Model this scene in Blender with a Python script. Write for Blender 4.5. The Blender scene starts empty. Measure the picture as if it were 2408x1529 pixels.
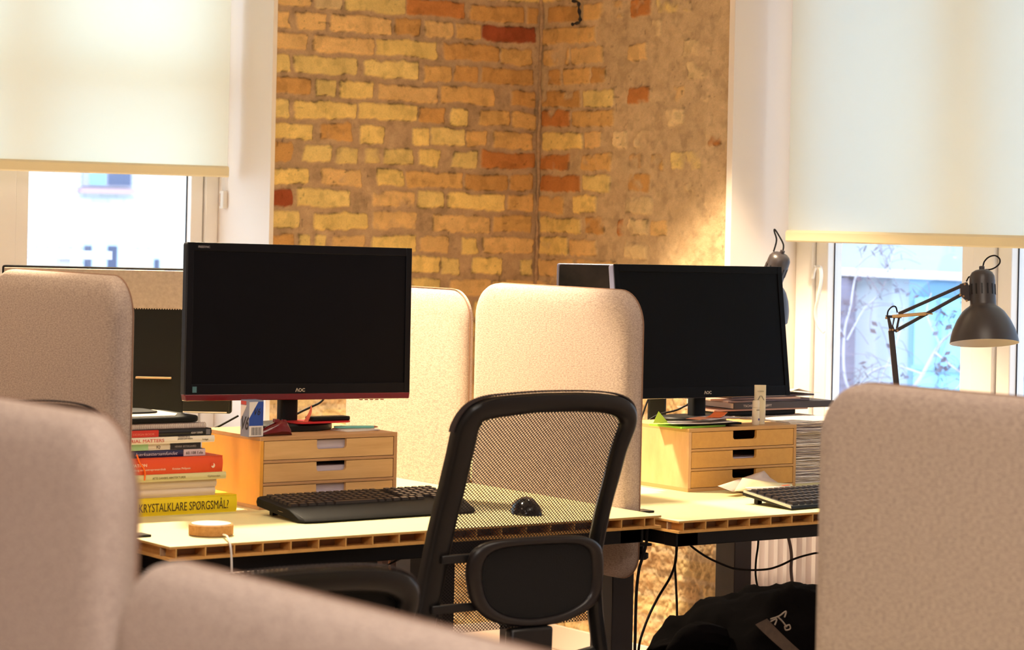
import bpy, bmesh, math, random
import numpy as np
from math import sin, cos, pi, radians, sqrt, atan2
from mathutils import Matrix, Vector
random.seed(7)
scn = bpy.context.scene
COL = scn.collection
# ---------------------------------------------------------------- camera model (room axes: X along the desks, Y to the window wall)
F = 6000.; TH = radians(35.5); R = .021; CX, CY = 1204., 515.; H = 1.365
c_, s_ = cos(TH), sin(TH)
def ray(x, y):
    dx, dy = x-CX, y-CY
    a = dx*cos(R)+dy*sin(R); b = -dx*sin(R)+dy*cos(R)
    t = a/F; v = -b/F
    return (s_+t*c_, c_-t*s_, v)
def _p(r, Z): return Vector((r[0]*Z, r[1]*Z, H+r[2]*Z))
def atz(x, y, z): r = ray(x, y); return _p(r, (z-H)/r[2])
def atY(x, y, Y): r = ray(x, y); return _p(r, Y/r[1])
def atX(x, y, X): r = ray(x, y); return _p(r, X/r[0])
def atZ(x, y, Z): return _p(ray(x, y), Z)
cam_d = bpy.data.cameras.new('camera'); cam = bpy.data.objects.new('camera', cam_d); COL.objects.link(cam)
fw = Vector((s_, c_, 0)); rt = Vector((c_, -s_, 0)); up = Vector((0, 0, 1))
xa = rt*cos(R)+up*sin(R); ya = up*cos(R)-rt*sin(R)
cam.matrix_world = Matrix(((xa.x, ya.x, -fw.x, 0), (xa.y, ya.y, -fw.y, 0), (xa.z, ya.z, -fw.z, H), (0, 0, 0, 1)))
cam_d.sensor_width = 36; cam_d.lens = 36*F/2408; cam_d.shift_y = -(764.5-CY)/2408
cam_d.clip_start = .05; cam_d.clip_end = 200
cam_d.dof.use_dof = True; cam_d.dof.focus_distance = 6.1; cam_d.dof.aperture_fstop = 7.6
scn.camera = cam
# ---------------------------------------------------------------- materials
def lin(c): return tuple(((v/255.)/12.92 if v/255. <= .04045 else ((v/255.+.055)/1.055)**2.4) for v in c)
def mat(name, rgb, rough=.5, metal=0, spec=.5, var=0, vscale=20, bump=0, bscale=200, stretch=None, rgb2=None, coat=0):
    m = bpy.data.materials.new(name); m.use_nodes = True
    nt = m.node_tree; N = nt.nodes; L = nt.links; b = N['Principled BSDF']
    col = lin(rgb)
    b.inputs['Base Color'].default_value = (*col, 1); b.inputs['Roughness'].default_value = rough
    b.inputs['Metallic'].default_value = metal; b.inputs['Specular IOR Level'].default_value = spec
    b.inputs['Coat Weight'].default_value = coat
    if var or bump:
        tc = N.new('ShaderNodeTexCoord'); mp = N.new('ShaderNodeMapping'); L.new(tc.outputs['Object'], mp.inputs[0])
        if stretch: mp.inputs['Scale'].default_value = stretch
    if var:
        n = N.new('ShaderNodeTexNoise'); n.inputs['Scale'].default_value = vscale; n.inputs['Detail'].default_value = 6
        n.inputs['Roughness'].default_value = .65
        L.new(mp.outputs[0], n.inputs[0])
        rp = N.new('ShaderNodeValToRGB'); c2 = lin(rgb2) if rgb2 else tuple(v*(1-var) for v in col); c1 = col if rgb2 else tuple(min(1, v*(1+var)) for v in col)
        rp.color_ramp.elements[0].position = .32; rp.color_ramp.elements[1].position = .68
        rp.color_ramp.elements[0].color = (*c2, 1); rp.color_ramp.elements[1].color = (*c1, 1)
        L.new(n.outputs[0], rp.inputs[0]); L.new(rp.outputs[0], b.inputs['Base Color'])
    if bump:
        n2 = N.new('ShaderNodeTexNoise'); n2.inputs['Scale'].default_value = bscale; n2.inputs['Detail'].default_value = 4
        L.new(mp.outputs[0], n2.inputs[0])
        bp = N.new('ShaderNodeBump'); bp.inputs['Strength'].default_value = bump; bp.inputs['Distance'].default_value = .002
        L.new(n2.outputs[0], bp.inputs['Height']); L.new(bp.outputs[0], b.inputs['Normal'])
    return m
M = {}
M['white_wall'] = mat('white plaster paint', (236, 228, 224), .6, bump=.15, bscale=60)
M['white_trim'] = mat('white trim paint', (240, 226, 214), .45)
M['frame_white'] = mat('window frame paint', (246, 238, 232), .35)
M['gasket'] = mat('dark rubber gasket', (30, 34, 48), .5)
M['ceiling'] = mat('ceiling paint', (225, 220, 212), .8)
M['floor'] = mat('pale floor', (196, 176, 160), .5, var=.08, vscale=4)
M['fabric'] = mat('beige melange felt', (206, 185, 170), .95, spec=.1, var=.2, vscale=420, bump=.35, bscale=700, rgb2=(160, 139, 127), stretch=(1, .35, 1))
M['piping'] = mat('brown seam piping', (150, 116, 96), .9, spec=.1)
M['black_plastic'] = mat('black plastic', (10, 8, 9), .42, spec=.3)
M['black_matte'] = mat('black matte plastic', (9, 8, 9), .6, spec=.25, bump=.1, bscale=500)
M['black_gloss'] = mat('black glossy plastic', (10, 10, 13), .12)
M['screen'] = mat('switched off screen', (8, 7, 13), .45, spec=.12)
M['screen_warm'] = mat('switched off matte screen', (6, 4, 4), .5, spec=.1)
M['bezel_navy'] = mat('dark bezel', (8, 7, 14), .4, spec=.2)
M['bezel_black'] = mat('flat black bezel', (7, 5, 6), .5, spec=.12)
M['bezel_side'] = mat('grey bezel side', (110, 108, 130), .3)
M['red_gloss'] = mat('dark red translucent plastic', (104, 9, 18), .2, coat=.3)
M['steel_black'] = mat('black powder coated steel', (12, 11, 13), .4, spec=.3)
M['leg_grey'] = mat('charcoal powder coat', (34, 29, 33), .4, spec=.4)
M['birch'] = mat('birch plywood', (222, 178, 122), .5, var=.1, vscale=9, stretch=(.6, 3, 8), rgb2=(206, 160, 104))
M['birch_edge'] = mat('birch edge', (188, 142, 98), .6, var=.1, vscale=30, stretch=(.5, 1, 6))
M['board'] = mat('fibreboard', (214, 160, 84), .55, var=.06, vscale=60, rgb2=(204, 150, 76))
M['board_side'] = mat('worn pale wood', (226, 180, 128), .55, var=.1, vscale=6, stretch=(1, 3, 1), rgb2=(206, 158, 108))
M['desk_top'] = mat('pale desk linoleum', (222, 212, 160), .55, var=.02, vscale=8)
M['desk_edge'] = mat('desk fibre edge', (214, 158, 84), .7, var=.1, vscale=40)
M['paper'] = mat('white paper', (232, 222, 214), .8)
M['paper_warm'] = mat('cream paper', (236, 222, 176), .8)
M['paper_grey'] = mat('newspaper grey', (186, 172, 162), .85, var=.2, vscale=60)
M['cork'] = mat('cork', (204, 150, 84), .8, var=.15, vscale=150, rgb2=(176, 122, 62))
M['white_plastic'] = mat('white plastic', (236, 228, 218), .35)
M['lamp_black'] = mat('dark grey lamp enamel', (62, 54, 54), .38, spec=.6)
M['lamp_inner'] = mat('white lamp enamel', (238, 226, 216), .4)
M['brass'] = mat('brass coloured steel', (214, 176, 130), .3, metal=.9)
M['cable_black'] = mat('black cable rubber', (14, 9, 10), .65, spec=.25)
M['cable_grey'] = mat('grey cable rubber', (110, 98, 100), .5)
M['cloth_black'] = mat('black jacket cloth', (7, 5, 5), .9, spec=.02, var=.3, vscale=14, bump=.5, bscale=60)
M['cloth_grey'] = mat('grey lining cloth', (74, 58, 46), .8, var=.2, vscale=80)
M['mesh_seat'] = mat('black seat fabric', (9, 7, 7), .9, bump=.3, bscale=400)
M['chair_plastic'] = mat('chair frame plastic', (15, 12, 12), .36, spec=.5)
M['radiator'] = mat('white radiator enamel', (242, 230, 228), .4)
M['brown_dark'] = mat('dark brown wood', (58, 38, 34), .6, var=.3, vscale=12, stretch=(4, 1, 1))
def coloured(n, rgb, rough=.55, **k):
    if n not in M: M[n] = mat(n, rgb, rough, **k)
    return M[n]
def mat_emit(name, rgb, st):
    m = bpy.data.materials.new(name); m.use_nodes = True; nt = m.node_tree; b = nt.nodes['Principled BSDF']
    b.inputs['Base Color'].default_value = (0, 0, 0, 1); b.inputs['Emission Color'].default_value = (*lin(rgb), 1); b.inputs['Emission Strength'].default_value = st
    return m
def mat_glass():
    m = bpy.data.materials.new('window glass'); m.use_nodes = True; nt = m.node_tree; N = nt.nodes; L = nt.links
    for n in list(N): N.remove(n)
    o = N.new('ShaderNodeOutputMaterial'); mx = N.new('ShaderNodeMixShader'); t = N.new('ShaderNodeBsdfTransparent'); g = N.new('ShaderNodeBsdfGlossy')
    g.inputs['Roughness'].default_value = .02; t.inputs[0].default_value = (.95, .98, 1, 1); mx.inputs[0].default_value = .06
    L.new(t.outputs[0], mx.inputs[1]); L.new(g.outputs[0], mx.inputs[2]); L.new(mx.outputs[0], o.inputs[0]); return m
M['glass'] = mat_glass()
def mat_blind(name, rgb, tr):
    m = bpy.data.materials.new(name); m.use_nodes = True; nt = m.node_tree; N = nt.nodes; L = nt.links
    for n in list(N): N.remove(n)
    o = N.new('ShaderNodeOutputMaterial'); a = N.new('ShaderNodeAddShader'); d = N.new('ShaderNodeBsdfDiffuse'); t = N.new('ShaderNodeBsdfTranslucent')
    col = lin(rgb); d.inputs[0].default_value = (*[v*.45 for v in col], 1); t.inputs[0].default_value = (*[v*k for v, k in zip(col, tr)], 1)
    L.new(d.outputs[0], a.inputs[0]); L.new(t.outputs[0], a.inputs[1]); L.new(a.outputs[0], o.inputs[0])
    tc = N.new('ShaderNodeTexCoord'); n = N.new('ShaderNodeTexNoise'); n.inputs['Scale'].default_value = 500; bp = N.new('ShaderNodeBump'); bp.inputs['Strength'].default_value = .1; bp.inputs['Distance'].default_value = .001
    L.new(tc.outputs['Object'], n.inputs[0]); L.new(n.outputs[0], bp.inputs['Height']); L.new(bp.outputs[0], d.inputs['Normal'])
    return m
M['blind'] = mat_blind('roller blind fabric', (234, 228, 211), (.70, .73, .73))
def mat_mesh():
    m = bpy.data.materials.new('black chair mesh'); m.use_nodes = True; nt = m.node_tree; N = nt.nodes; L = nt.links
    b = N['Principled BSDF']; b.inputs['Base Color'].default_value = (.018, .012, .012, 1); b.inputs['Roughness'].default_value = .6
    o = N['Material Output']
    tc = N.new('ShaderNodeTexCoord'); sp = N.new('ShaderNodeSeparateXYZ'); L.new(tc.outputs['Object'], sp.inputs[0])
    def wave(sock, per):
        a = N.new('ShaderNodeMath'); a.operation = 'MULTIPLY'; a.inputs[1].default_value = 2*pi/per; L.new(sock, a.inputs[0])
        q = N.new('ShaderNodeMath'); q.operation = 'SINE'; L.new(a.outputs[0], q.inputs[0]); return q.outputs[0]
    w1 = wave(sp.outputs['X'], .0074); w2 = wave(sp.outputs['Z'], .0062)
    mu = N.new('ShaderNodeMath'); mu.operation = 'MULTIPLY'; L.new(w1, mu.inputs[0]); L.new(w2, mu.inputs[1])
    gt = N.new('ShaderNodeMath'); gt.operation = 'GREATER_THAN'; gt.inputs[1].default_value = .19; L.new(mu.outputs[0], gt.inputs[0])
    t = N.new('ShaderNodeBsdfTransparent'); mx = N.new('ShaderNodeMixShader')
    L.new(gt.outputs[0], mx.inputs[0]); L.new(b.outputs[0], mx.inputs[1]); L.new(t.outputs[0], mx.inputs[2]); L.new(mx.outputs[0], o.inputs[0])
    return m
M['mesh'] = mat_mesh()
# ---------------------------------------------------------------- helpers
class MB:
    def __init__(s): s.v = []; s.f = []; s.m = []
    def add(s, vs, fs, m=0):
        o = len(s.v); s.v += [tuple(v) for v in vs]; s.f += [tuple(i+o for i in f) for f in fs]; s.m += [m]*len(fs)
    def box(s, x0, x1, y0, y1, z0, z1, m=0, mx=None):
        vs = [Vector(p) for p in ((x0, y0, z0), (x1, y0, z0), (x1, y1, z0), (x0, y1, z0), (x0, y0, z1), (x1, y0, z1), (x1, y1, z1), (x0, y1, z1))]
        if mx is not None: vs = [mx @ p for p in vs]
        s.add(vs, [(0, 3, 2, 1), (4, 5, 6, 7), (0, 1, 5, 4), (1, 2, 6, 5), (2, 3, 7, 6), (3, 0, 4, 7)], m)
    def prism(s, poly, a0, a1, axis='z', m=0, mx=None):
        n = len(poly)
        def P(p, a):
            if axis == 'z': v = Vector((p[0], p[1], a))
            elif axis == 'y': v = Vector((p[0], a, p[1]))
            else: v = Vector((a, p[0], p[1]))
            return mx @ v if mx is not None else v
        vs = [P(p, a0) for p in poly]+[P(p, a1) for p in poly]
        s.add(vs, [tuple(range(n-1, -1, -1)), tuple(range(n, 2*n))]+[(i, (i+1) % n, (i+1) % n+n, i+n) for i in range(n)], m)
    def loft(s, rings, m=0, cap0=True, cap1=True, closed=True):
        n = len(rings[0]); vs = [p for r in rings for p in r]; fs = []
        for k in range(len(rings)-1):
            for i in range(n if closed else n-1):
                j = (i+1) % n; fs.append((k*n+i, k*n+j, (k+1)*n+j, (k+1)*n+i))
        if cap0: fs.append(tuple(range(n-1, -1, -1)))
        if cap1: fs.append(tuple(range((len(rings)-1)*n, len(rings)*n)))
        s.add(vs, fs, m)
    def lathe(s, prof, n=32, m=0, mx=None, cap0=True, cap1=True):
        rings = []
        for r, z in prof:
            ring = [Vector((r*cos(2*pi*i/n), r*sin(2*pi*i/n), z)) for i in range(n)]
            rings.append([mx @ p for p in ring] if mx is not None else ring)
        s.loft(rings, m, cap0, cap1)
    def tube(s, pts, r, n=8, m=0, smooth=True):
        pts = [Vector(p) for p in pts]
        if smooth and len(pts) > 2: pts = catmull(pts)
        rings = []; t0 = (pts[1]-pts[0]).normalized()
        a = t0.orthogonal().normalized()
        for i, p in enumerate(pts):
            t = (pts[min(i+1, len(pts)-1)]-pts[max(i-1, 0)])
            if t.length < 1e-9: t = t0
            t.normalize(); a = (a-t*a.dot(t)).normalized(); b = t.cross(a)
            rr = r[i] if isinstance(r, (list, tuple)) else r
            rings.append([p+(a*cos(2*pi*k/n)+b*sin(2*pi*k/n))*rr for k in range(n)])
        s.loft(rings, m)
    def build(s, name, mats, parent=None, bevel=0, smooth=True, loc=None, seg=2, angle=35):
        me = bpy.data.meshes.new(name); me.from_pydata(s.v, [], s.f)
        if not isinstance(mats, (list, tuple)): mats = [mats]
        for x in mats: me.materials.append(x)
        me.polygons.foreach_set('material_index', s.m)
        bm = bmesh.new(); bm.from_mesh(me); bmesh.ops.recalc_face_normals(bm, faces=bm.faces); bm.to_mesh(me); bm.free()
        if smooth:
            me.polygons.foreach_set('use_smooth', [True]*len(me.polygons)); me.set_sharp_from_angle(angle=radians(angle))
        me.update()
        o = bpy.data.objects.new(name, me); COL.objects.link(o)
        if parent: o.parent = parent
        if loc: o.location = loc
        if bevel:
            b = o.modifiers.new('bevel', 'BEVEL'); b.width = bevel; b.segments = seg; b.limit_method = 'ANGLE'; b.angle_limit = radians(40)
        return o
def catmull(P, k=6):
    out = []
    for i in range(len(P)-1):
        p0 = P[max(i-1, 0)]; p1 = P[i]; p2 = P[i+1]; p3 = P[min(i+2, len(P)-1)]
        for j in range(k):
            t = j/k
            out.append(.5*((2*p1)+(p2-p0)*t+(2*p0-5*p1+4*p2-p3)*t*t+(3*p1-p0-3*p2+p3)*t**3))
    out.append(P[-1]); return out
def tag(o, label=None, cat=None, group=None, kind=None):
    if label: o['label'] = label
    if cat: o['category'] = cat
    if group: o['group'] = group
    if kind: o['kind'] = kind
    return o
def thing(name, loc, label, cat, rz=0, group=None, rx=0, ry=0):
    o = bpy.data.objects.new(name, None); COL.objects.link(o); o.empty_display_size = .1
    o.location = loc; o.rotation_euler = (rx, ry, rz); return tag(o, label, cat, group)
def kids(o): return [x for x in bpy.data.objects if x.parent == o]
def copy_tree(o, parent=None):
    c = o.copy(); COL.objects.link(c)
    if parent: c.parent = parent
    for ch in kids(o): copy_tree(ch, c)
    return c
def text(body, name, parent, loc, size, m, rot=(pi/2, 0, 0), sx=1, align='LEFT', bold=0, ext=.0002, shear=0, width=None):
    cu = bpy.data.curves.new('t', 'FONT'); cu.body = body; cu.size = size; cu.align_x = align; cu.align_y = 'BOTTOM_BASELINE'; cu.extrude = ext; cu.offset = bold*size; cu.shear = shear; cu.resolution_u = 3
    t = bpy.data.objects.new('t', cu); COL.objects.link(t)
    me = bpy.data.meshes.new_from_object(t); bpy.data.objects.remove(t)
    xs = [v.co.x for v in me.vertices]
    if width and xs: sx = width/(max(xs)-min(xs))
    for v in me.vertices: v.co.x *= sx
    me.materials.clear(); me.materials.append(m)
    o = bpy.data.objects.new(name, me); COL.objects.link(o); o.parent = parent; o.location = loc; o.rotation_euler = rot
    return o
def rrect(x0, x1, y0, y1, r, n=6):
    if not isinstance(r, (list, tuple)): r = [r]*4
    P = []
    for cx, cy, a0, rr in ((x1-r[0], y0+r[0], -pi/2, r[0]), (x1-r[1], y1-r[1], 0, r[1]), (x0+r[2], y1-r[2], pi/2, r[2]), (x0+r[3], y0+r[3], pi, r[3])):
        for i in range(n+1):
            a = a0+pi/2*i/n; P.append((cx+rr*cos(a), cy+rr*sin(a)))
    return P
# ---------------------------------------------------------------- brick walls
YB, XR = 6.67, 4.86
rng = np.random.default_rng(3)
def vnoise(x, y, sc, seed):
    g = np.random.default_rng(seed).random((256, 256)); x = x*sc+37.3; y = y*sc+11.7
    xi = np.floor(x).astype(int); yi = np.floor(y).astype(int); fx = x-xi; fy = y-yi; fx = fx*fx*(3-2*fx); fy = fy*fy*(3-2*fy)
    a = g[yi % 256, xi % 256]; b = g[yi % 256, (xi+1) % 256]; c = g[(yi+1) % 256, xi % 256]; d = g[(yi+1) % 256, (xi+1) % 256]
    return (a*(1-fx)+b*fx)*(1-fy)+(c*(1-fx)+d*fx)*fy
def fbm(x, y, sc, seed, o=4): return sum(vnoise(x, y, sc*2**k, seed+k)*.5**k for k in range(o))/sum(.5**k for k in range(o))
BC = {k: np.array(lin(v)) for k, v in dict(y=(238, 202, 124), p=(230, 198, 126), t=(228, 184, 122), g=(222, 174, 108), o=(206, 154, 92), d=(194, 126, 70), r=(160, 80, 48), q=(228, 196, 146)).items()}
def pxrow(scale, ox, rows): return {r: [(ox+a/scale, ox+b/scale, k, w) for a, b, k, w in L] for r, L in rows.items()}
LEFT = pxrow(2.73, 620, {
 0: [(-60, 40, 't', 1), (55, 300, 't', 1), (325, 500, 'q', 1), (518, 905, 'p', 1), (910, 1290, 'd', 1), (1320, 1665, 'o', 1), (1685, 1760, 'o', 1)],
 1: [(40, 165, 't', 1), (210, 400, 't', 1), (430, 815, 't', 1), (840, 1005, 'o', 1), (1035, 1210, 't', 1), (1230, 1395, 'g', .55), (1400, 1745, 'r', 1)],
 2: [(40, 275, 't', 1), (315, 700, 't', 1), (718, 1115, 'y', .9), (1155, 1505, 'o', 1), (1515, 1725, 'g', .9)],
 3: [(40, 170, 'p', 1), (195, 590, 'p', 1), (635, 990, 'p', .9), (1028, 1200, 'g', 1), (1218, 1370, 'o', .8), (1395, 1735, 'o', 1)],
 4: [(40, 295, 'o', .9), (325, 460, 'p', .45), (482, 700, 'y', 1), (740, 1105, 't', .95), (1125, 1475, 'g', .9), (1590, 1740, 'o', .8)],
 5: [(40, 165, 'p', 1), (200, 590, 'y', 1), (605, 985, 'y', 1), (1000, 1165, 'o', .8), (1200, 1310, 'y', 1), (1380, 1570, 'g', 1), (1585, 1745, 'g', 1)],
 6: [(40, 305, 'y', 1), (360, 570, 'o', .55), (620, 775, 'y', 1), (960, 1060, 'y', 1), (1070, 1285, 'p', .8), (1295, 1430, 'g', .9), (1475, 1725, 'g', 1)],
 7: [(35, 175, 'o', .9), (250, 430, 'p', 1), (465, 600, 'p', .5), (650, 750, 'p', .45), (775, 960, 'p', 1), (995, 1125, 'y', 1), (1205, 1370, 'p', 1), (1395, 1740, 'd', 1)],
 8: [(35, 295, 'y', 1), (370, 620, 't', .6), (725, 895, 'y', .7), (910, 1275, 'g', 1), (1290, 1560, 'o', 1), (1575, 1720, 'o', .9)],
 9: [(30, 175, 'r', .9), (215, 545, 'p', .9), (700, 960, 't', .4), (985, 1160, 'p', 1), (1182, 1545, 'y', 1), (1565, 1725, 'g', 1)],
 10: [(30, 225, 'p', .95), (320, 655, 'y', 1), (700, 980, 't', .5), (1080, 1445, 't', 1), (1470, 1715, 'g', 1)],
 11: [(25, 190, 'o', .6), (215, 290, 'p', .8), (325, 395, 'p', .8), (440, 640, 't', .5), (690, 975, 'y', .9), (1000, 1180, 't', .8), (1270, 1370, 'y', .8), (1405, 1725, 't', 1)],
 12: [(25, 300, 't', 1), (320, 600, 'y', 1), (620, 900, 't', 1), (940, 1130, 'y', 1), (1140, 1260, 'p', .9), (1330, 1525, 'y', .9), (1650, 1725, 'p', .9)],
 13: [(25, 200, 'y', 1), (230, 560, 't', 1), (600, 900, 'p', 1), (950, 1135, 'p', 1), (1195, 1450, 't', 1), (1460, 1725, 't', 1)]})
RIGHT = pxrow(2.39, 1240, {
 0: [(120, 300, 'o', .9), (320, 540, 'g', .5), (590, 695, 'd', .75), (720, 940, 'p', .4)],
 1: [(90, 385, 'g', .9), (660, 750, 'q', .4), (860, 940, 'q', .4)],
 2: [(95, 235, 'g', .7), (248, 430, 't', .85), (565, 672, 't', .8), (885, 955, 'q', .6)],
 3: [(120, 190, 'o', .7), (205, 355, 'g', .9), (362, 445, 'o', .8), (900, 1030, 'q', .5)],
 4: [(88, 305, 'o', .75), (320, 490, 'p', .9), (572, 688, 'd', .75), (780, 900, 't', .45), (965, 1045, 'q', .6)],
 5: [(85, 245, 'd', .75), (258, 487, 'g', .95), (780, 880, 'q', .6)],
 6: [(90, 312, 'y', .8), (325, 418, 't', .9), (478, 560, 'q', .6), (600, 705, 'q', .5), (1018, 1088, 'd', .6)],
 7: [(75, 240, 'd', .8), (308, 475, 'g', .55), (575, 640, 'o', .5), (695, 765, 'g', .5), (815, 970, 'p', .5)],
 8: [(80, 300, 'd', 1), (318, 472, 'p', .85), (568, 690, 'o', .8), (880, 970, 'q', .4)],
 9: [(68, 208, 'g', .75), (262, 392, 'y', .8), (550, 700, 'q', .6)],
 10: [(75, 300, 'y', .95), (330, 435, 'o', .5), (508, 545, 'd', .7), (570, 680, 'q', .7), (695, 785, 't', .6)],
 11: [(68, 230, 'y', .8), (247, 392, 't', .95), (545, 670, 'q', .5)],
 12: [(68, 260, 't', .95), (280, 500, 't', .5)]})
def brick_grid(name, axis, u0, u1, z0, z1, step, data, cover, seed, label_z=None):
    nu = int((u1-u0)/step)+1; nz = int((z1-z0)/step)+1
    U, Z = np.meshgrid(np.linspace(u0, u1, nu), np.linspace(z0, z1, nz))
    wu = U+(fbm(U, Z, 18, seed)-.5)*.020+(fbm(U, Z, 70, seed+9)-.5)*.007; wz = Z+(fbm(U, Z, 14, seed+20)-.5)*.016+(fbm(U, Z, 60, seed+29)-.5)*.010
    pl = axis == 'y'; mort = np.array(lin((216, 184, 142) if pl else (202, 168, 130))); mort2 = np.array(lin((180, 148, 112) if pl else (164, 132, 102)))
    n1 = fbm(U, Z, 30, seed+40)[..., None]; n2 = fbm(U, Z, 6, seed+50)[..., None]
    n3 = fbm(U, Z, 110, seed+44)[..., None]
    col = mort*(1-n1*.8)+mort2*n1*.8; col = col*(.80+.24*n2+.16*n3)
    low = np.clip((1.0-Z)/.3, 0, 1)[..., None]; col = col*(1-low)+np.array(lin((232, 204, 160)))*(.72+.3*n3+.15*n1)*low  # rough lower wall, its lit brightness put into a paler colour
    disp = np.zeros_like(U); edge = np.zeros_like(U)
    rr = random.Random(seed)
    for r in range(-17, 31):
        zt = 2.0474-r*.0674; zb = zt-.0505
        if zb > z1+.05 or zt < z0-.05: continue
        zc = (zt+zb)/2; L = []
        if data and r in data:
            yp = CY+(H-zc)*745
            for a, b, k, w in data[r]:
                if axis == 'x': ua, ub = atY(a, yp, YB).x, atY(b, yp, YB).x
                else: ua, ub = atX(a, yp, XR).y, atX(b, yp, XR).y
                L.append((min(ua, ub), max(ua, ub), k, w))
        else:
            u = u0-.1+rr.random()*.15
            while u < u1:
                w = rr.choice([.228, .228, .108, .17]); L.append((u, u+w, rr.choice('yptgottpyg'), rr.uniform(.5, 1))); u += w+.014
        for a, b, k, w in L:
            t = rr.uniform(-.003, .003); rad = .006
            ca, cb = (a+b)/2, zc+t; hx, hz = (b-a)/2-rad, .0252-rad
            i0 = max(0, int((a-.03-u0)/step)); i1 = min(nu, int((b+.03-u0)/step)+2); k0_ = max(0, int((zb-.02-z0)/step)); k1_ = min(nz, int((zt+.02-z0)/step)+2)
            if i1 <= i0 or k1_ <= k0_: continue
            S_ = (slice(k0_, k1_), slice(i0, i1)); U_, Z_ = U[S_], Z[S_]
            dx = np.abs(wu[S_]-ca)-hx; dz = np.abs(wz[S_]-cb)-hz
            sd = np.hypot(np.maximum(dx, 0), np.maximum(dz, 0))+np.minimum(np.maximum(dx, dz), 0)-rad
            mk = np.clip(.5-sd/.0055, 0, 1)
            cv = fbm(U_+a*3, Z_+r, 16, seed+60+r)
            keep = np.clip((w*1.15-cv*cover*1.25)*5+.3, 0, 1)
            if zc < .95: keep = keep*.45
            mk = mk*keep; k0 = BC[k]
            v1 = fbm(U_, Z_, 22, seed+70)[..., None]; v2 = fbm(U_*.6, Z_, 9, seed+77+r)[..., None]
            bc = k0*(.72+.35*v1+.22*v2)*rr.uniform(.93, 1.05)
            col[S_] = col[S_]*(1-mk[..., None])+bc*mk[..., None]
            disp[S_] = np.maximum(disp[S_], mk*(.0055+rr.uniform(-.0015, .002)))
            edge[S_] = np.maximum(edge[S_], np.clip(1-np.abs(sd)/.004, 0, 1)*keep)
    dk = np.clip((fbm(U, Z, 34, seed+90)-.53)*6, 0, 1)*(.26+.74*edge)
    col = col*(1-.66*dk[..., None])
    pit = np.clip((vnoise(U, Z, 95, seed+95)-.88)*9, 0, 1)*np.clip(fbm(U, Z, 7, seed+96)*2-.5, 0, 1); col = col*(1-.6*pit[..., None])
    rough = np.clip((1.15-Z)/.5, 0, 1)
    disp = disp*(1-.4*rough)+(fbm(U, Z, 45, seed+97)-.5)*(.004+.016*rough)+(fbm(U, Z, 110, seed+98, 2)-.5)*(.001+.006*rough)-pit*.002-dk*.002
    if axis == 'x': V = np.stack([U, np.full_like(U, YB)-disp, Z], -1)
    else: V = np.stack([np.full_like(U, XR)-disp, U, Z], -1)
    idx = np.arange(nu*nz).reshape(nz, nu)
    q = np.stack([idx[:-1, :-1], idx[:-1, 1:], idx[1:, 1:], idx[1:, :-1]], -1).reshape(-1, 4)
    if axis == 'y': q = q[:, ::-1]
    me = bpy.data.meshes.new(name); me.vertices.add(nu*nz); me.vertices.foreach_set('co', V.reshape(-1))
    me.loops.add(q.size); me.loops.foreach_set('vertex_index', q.reshape(-1)); me.polygons.add(len(q))
    me.polygons.foreach_set('loop_start', np.arange(0, q.size, 4)); me.polygons.foreach_set('loop_total', np.full(len(q), 4))
    me.update(); me.validate()
    me.polygons.foreach_set('use_smooth', [True]*len(q))
    ca = me.color_attributes.new('Col', 'FLOAT_COLOR', 'POINT')
    ca.data.foreach_set('color', np.concatenate([np.clip(col, 0, 1), np.ones((*U.shape, 1))], -1).reshape(-1).astype(np.float32))
    me.materials.append(M['brick'])
    o = bpy.data.objects.new(name, me); COL.objects.link(o); return o
def mat_brick():
    m = bpy.data.materials.new('old brick and mortar'); m.use_nodes = True; nt = m.node_tree; N = nt.nodes; L = nt.links; b = N['Principled BSDF']
    a = N.new('ShaderNodeAttribute'); a.attribute_name = 'Col'; b.inputs['Roughness'].default_value = .9; b.inputs['Specular IOR Level'].default_value = .15
    tc = N.new('ShaderNodeTexCoord'); n = N.new('ShaderNodeTexNoise'); n.inputs['Scale'].default_value = 260; n.inputs['Detail'].default_value = 5; L.new(tc.outputs['Object'], n.inputs[0])
    rp = N.new('ShaderNodeMapRange'); rp.inputs['To Min'].default_value = .8; rp.inputs['To Max'].default_value = 1.2; L.new(n.outputs[0], rp.inputs[0])
    mx = N.new('ShaderNodeVectorMath'); mx.operation = 'SCALE'; L.new(a.outputs['Color'], mx.inputs[0]); L.new(rp.outputs[0], mx.inputs['Scale']); L.new(mx.outputs[0], b.inputs['Base Color'])
    bp = N.new('ShaderNodeBump'); bp.inputs['Strength'].default_value = .5; bp.inputs['Distance'].default_value = .002; L.new(n.outputs[0], bp.inputs['Height']); L.new(bp.outputs[0], b.inputs['Normal'])
    return m
M['brick'] = mat_brick()
def struct(o): o['kind'] = 'structure'; return o
XL = 3.8526    # window reveal edge of the back wall
YL = 5.716     # window reveal edge of the right wall
CZ = 3.1; HEAD = 2.55; SILL = .60; SILR = .70
wb = struct(brick_grid('wall_back', 'x', XL+.012, XR, 0, CZ, .0036, LEFT, .62, 11))
wr = struct(brick_grid('wall_right', 'y', YL-.004, YB, 0, CZ, .0036, RIGHT, .93, 51))
XW0 = 1.95     # left end of the left window opening
YW0 = 3.62     # near end of the right window opening
YG, XG = 6.97, 5.10
b = MB(); b.box(XL+.0125, XR+.3, YB+.02, YB+.35, 0, CZ)
b.build('masonry_core', M['white_wall'], wb)
b = MB(); b.box(-3, XW0, YB, YB+.35, 0, CZ); b.box(XW0, XL, YB, YB+.35, HEAD, CZ); b.box(XW0, XL, YG-.03, YB+.35, 0, SILL)
b.build('plaster_wall', M['white_wall'], wb)
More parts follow.
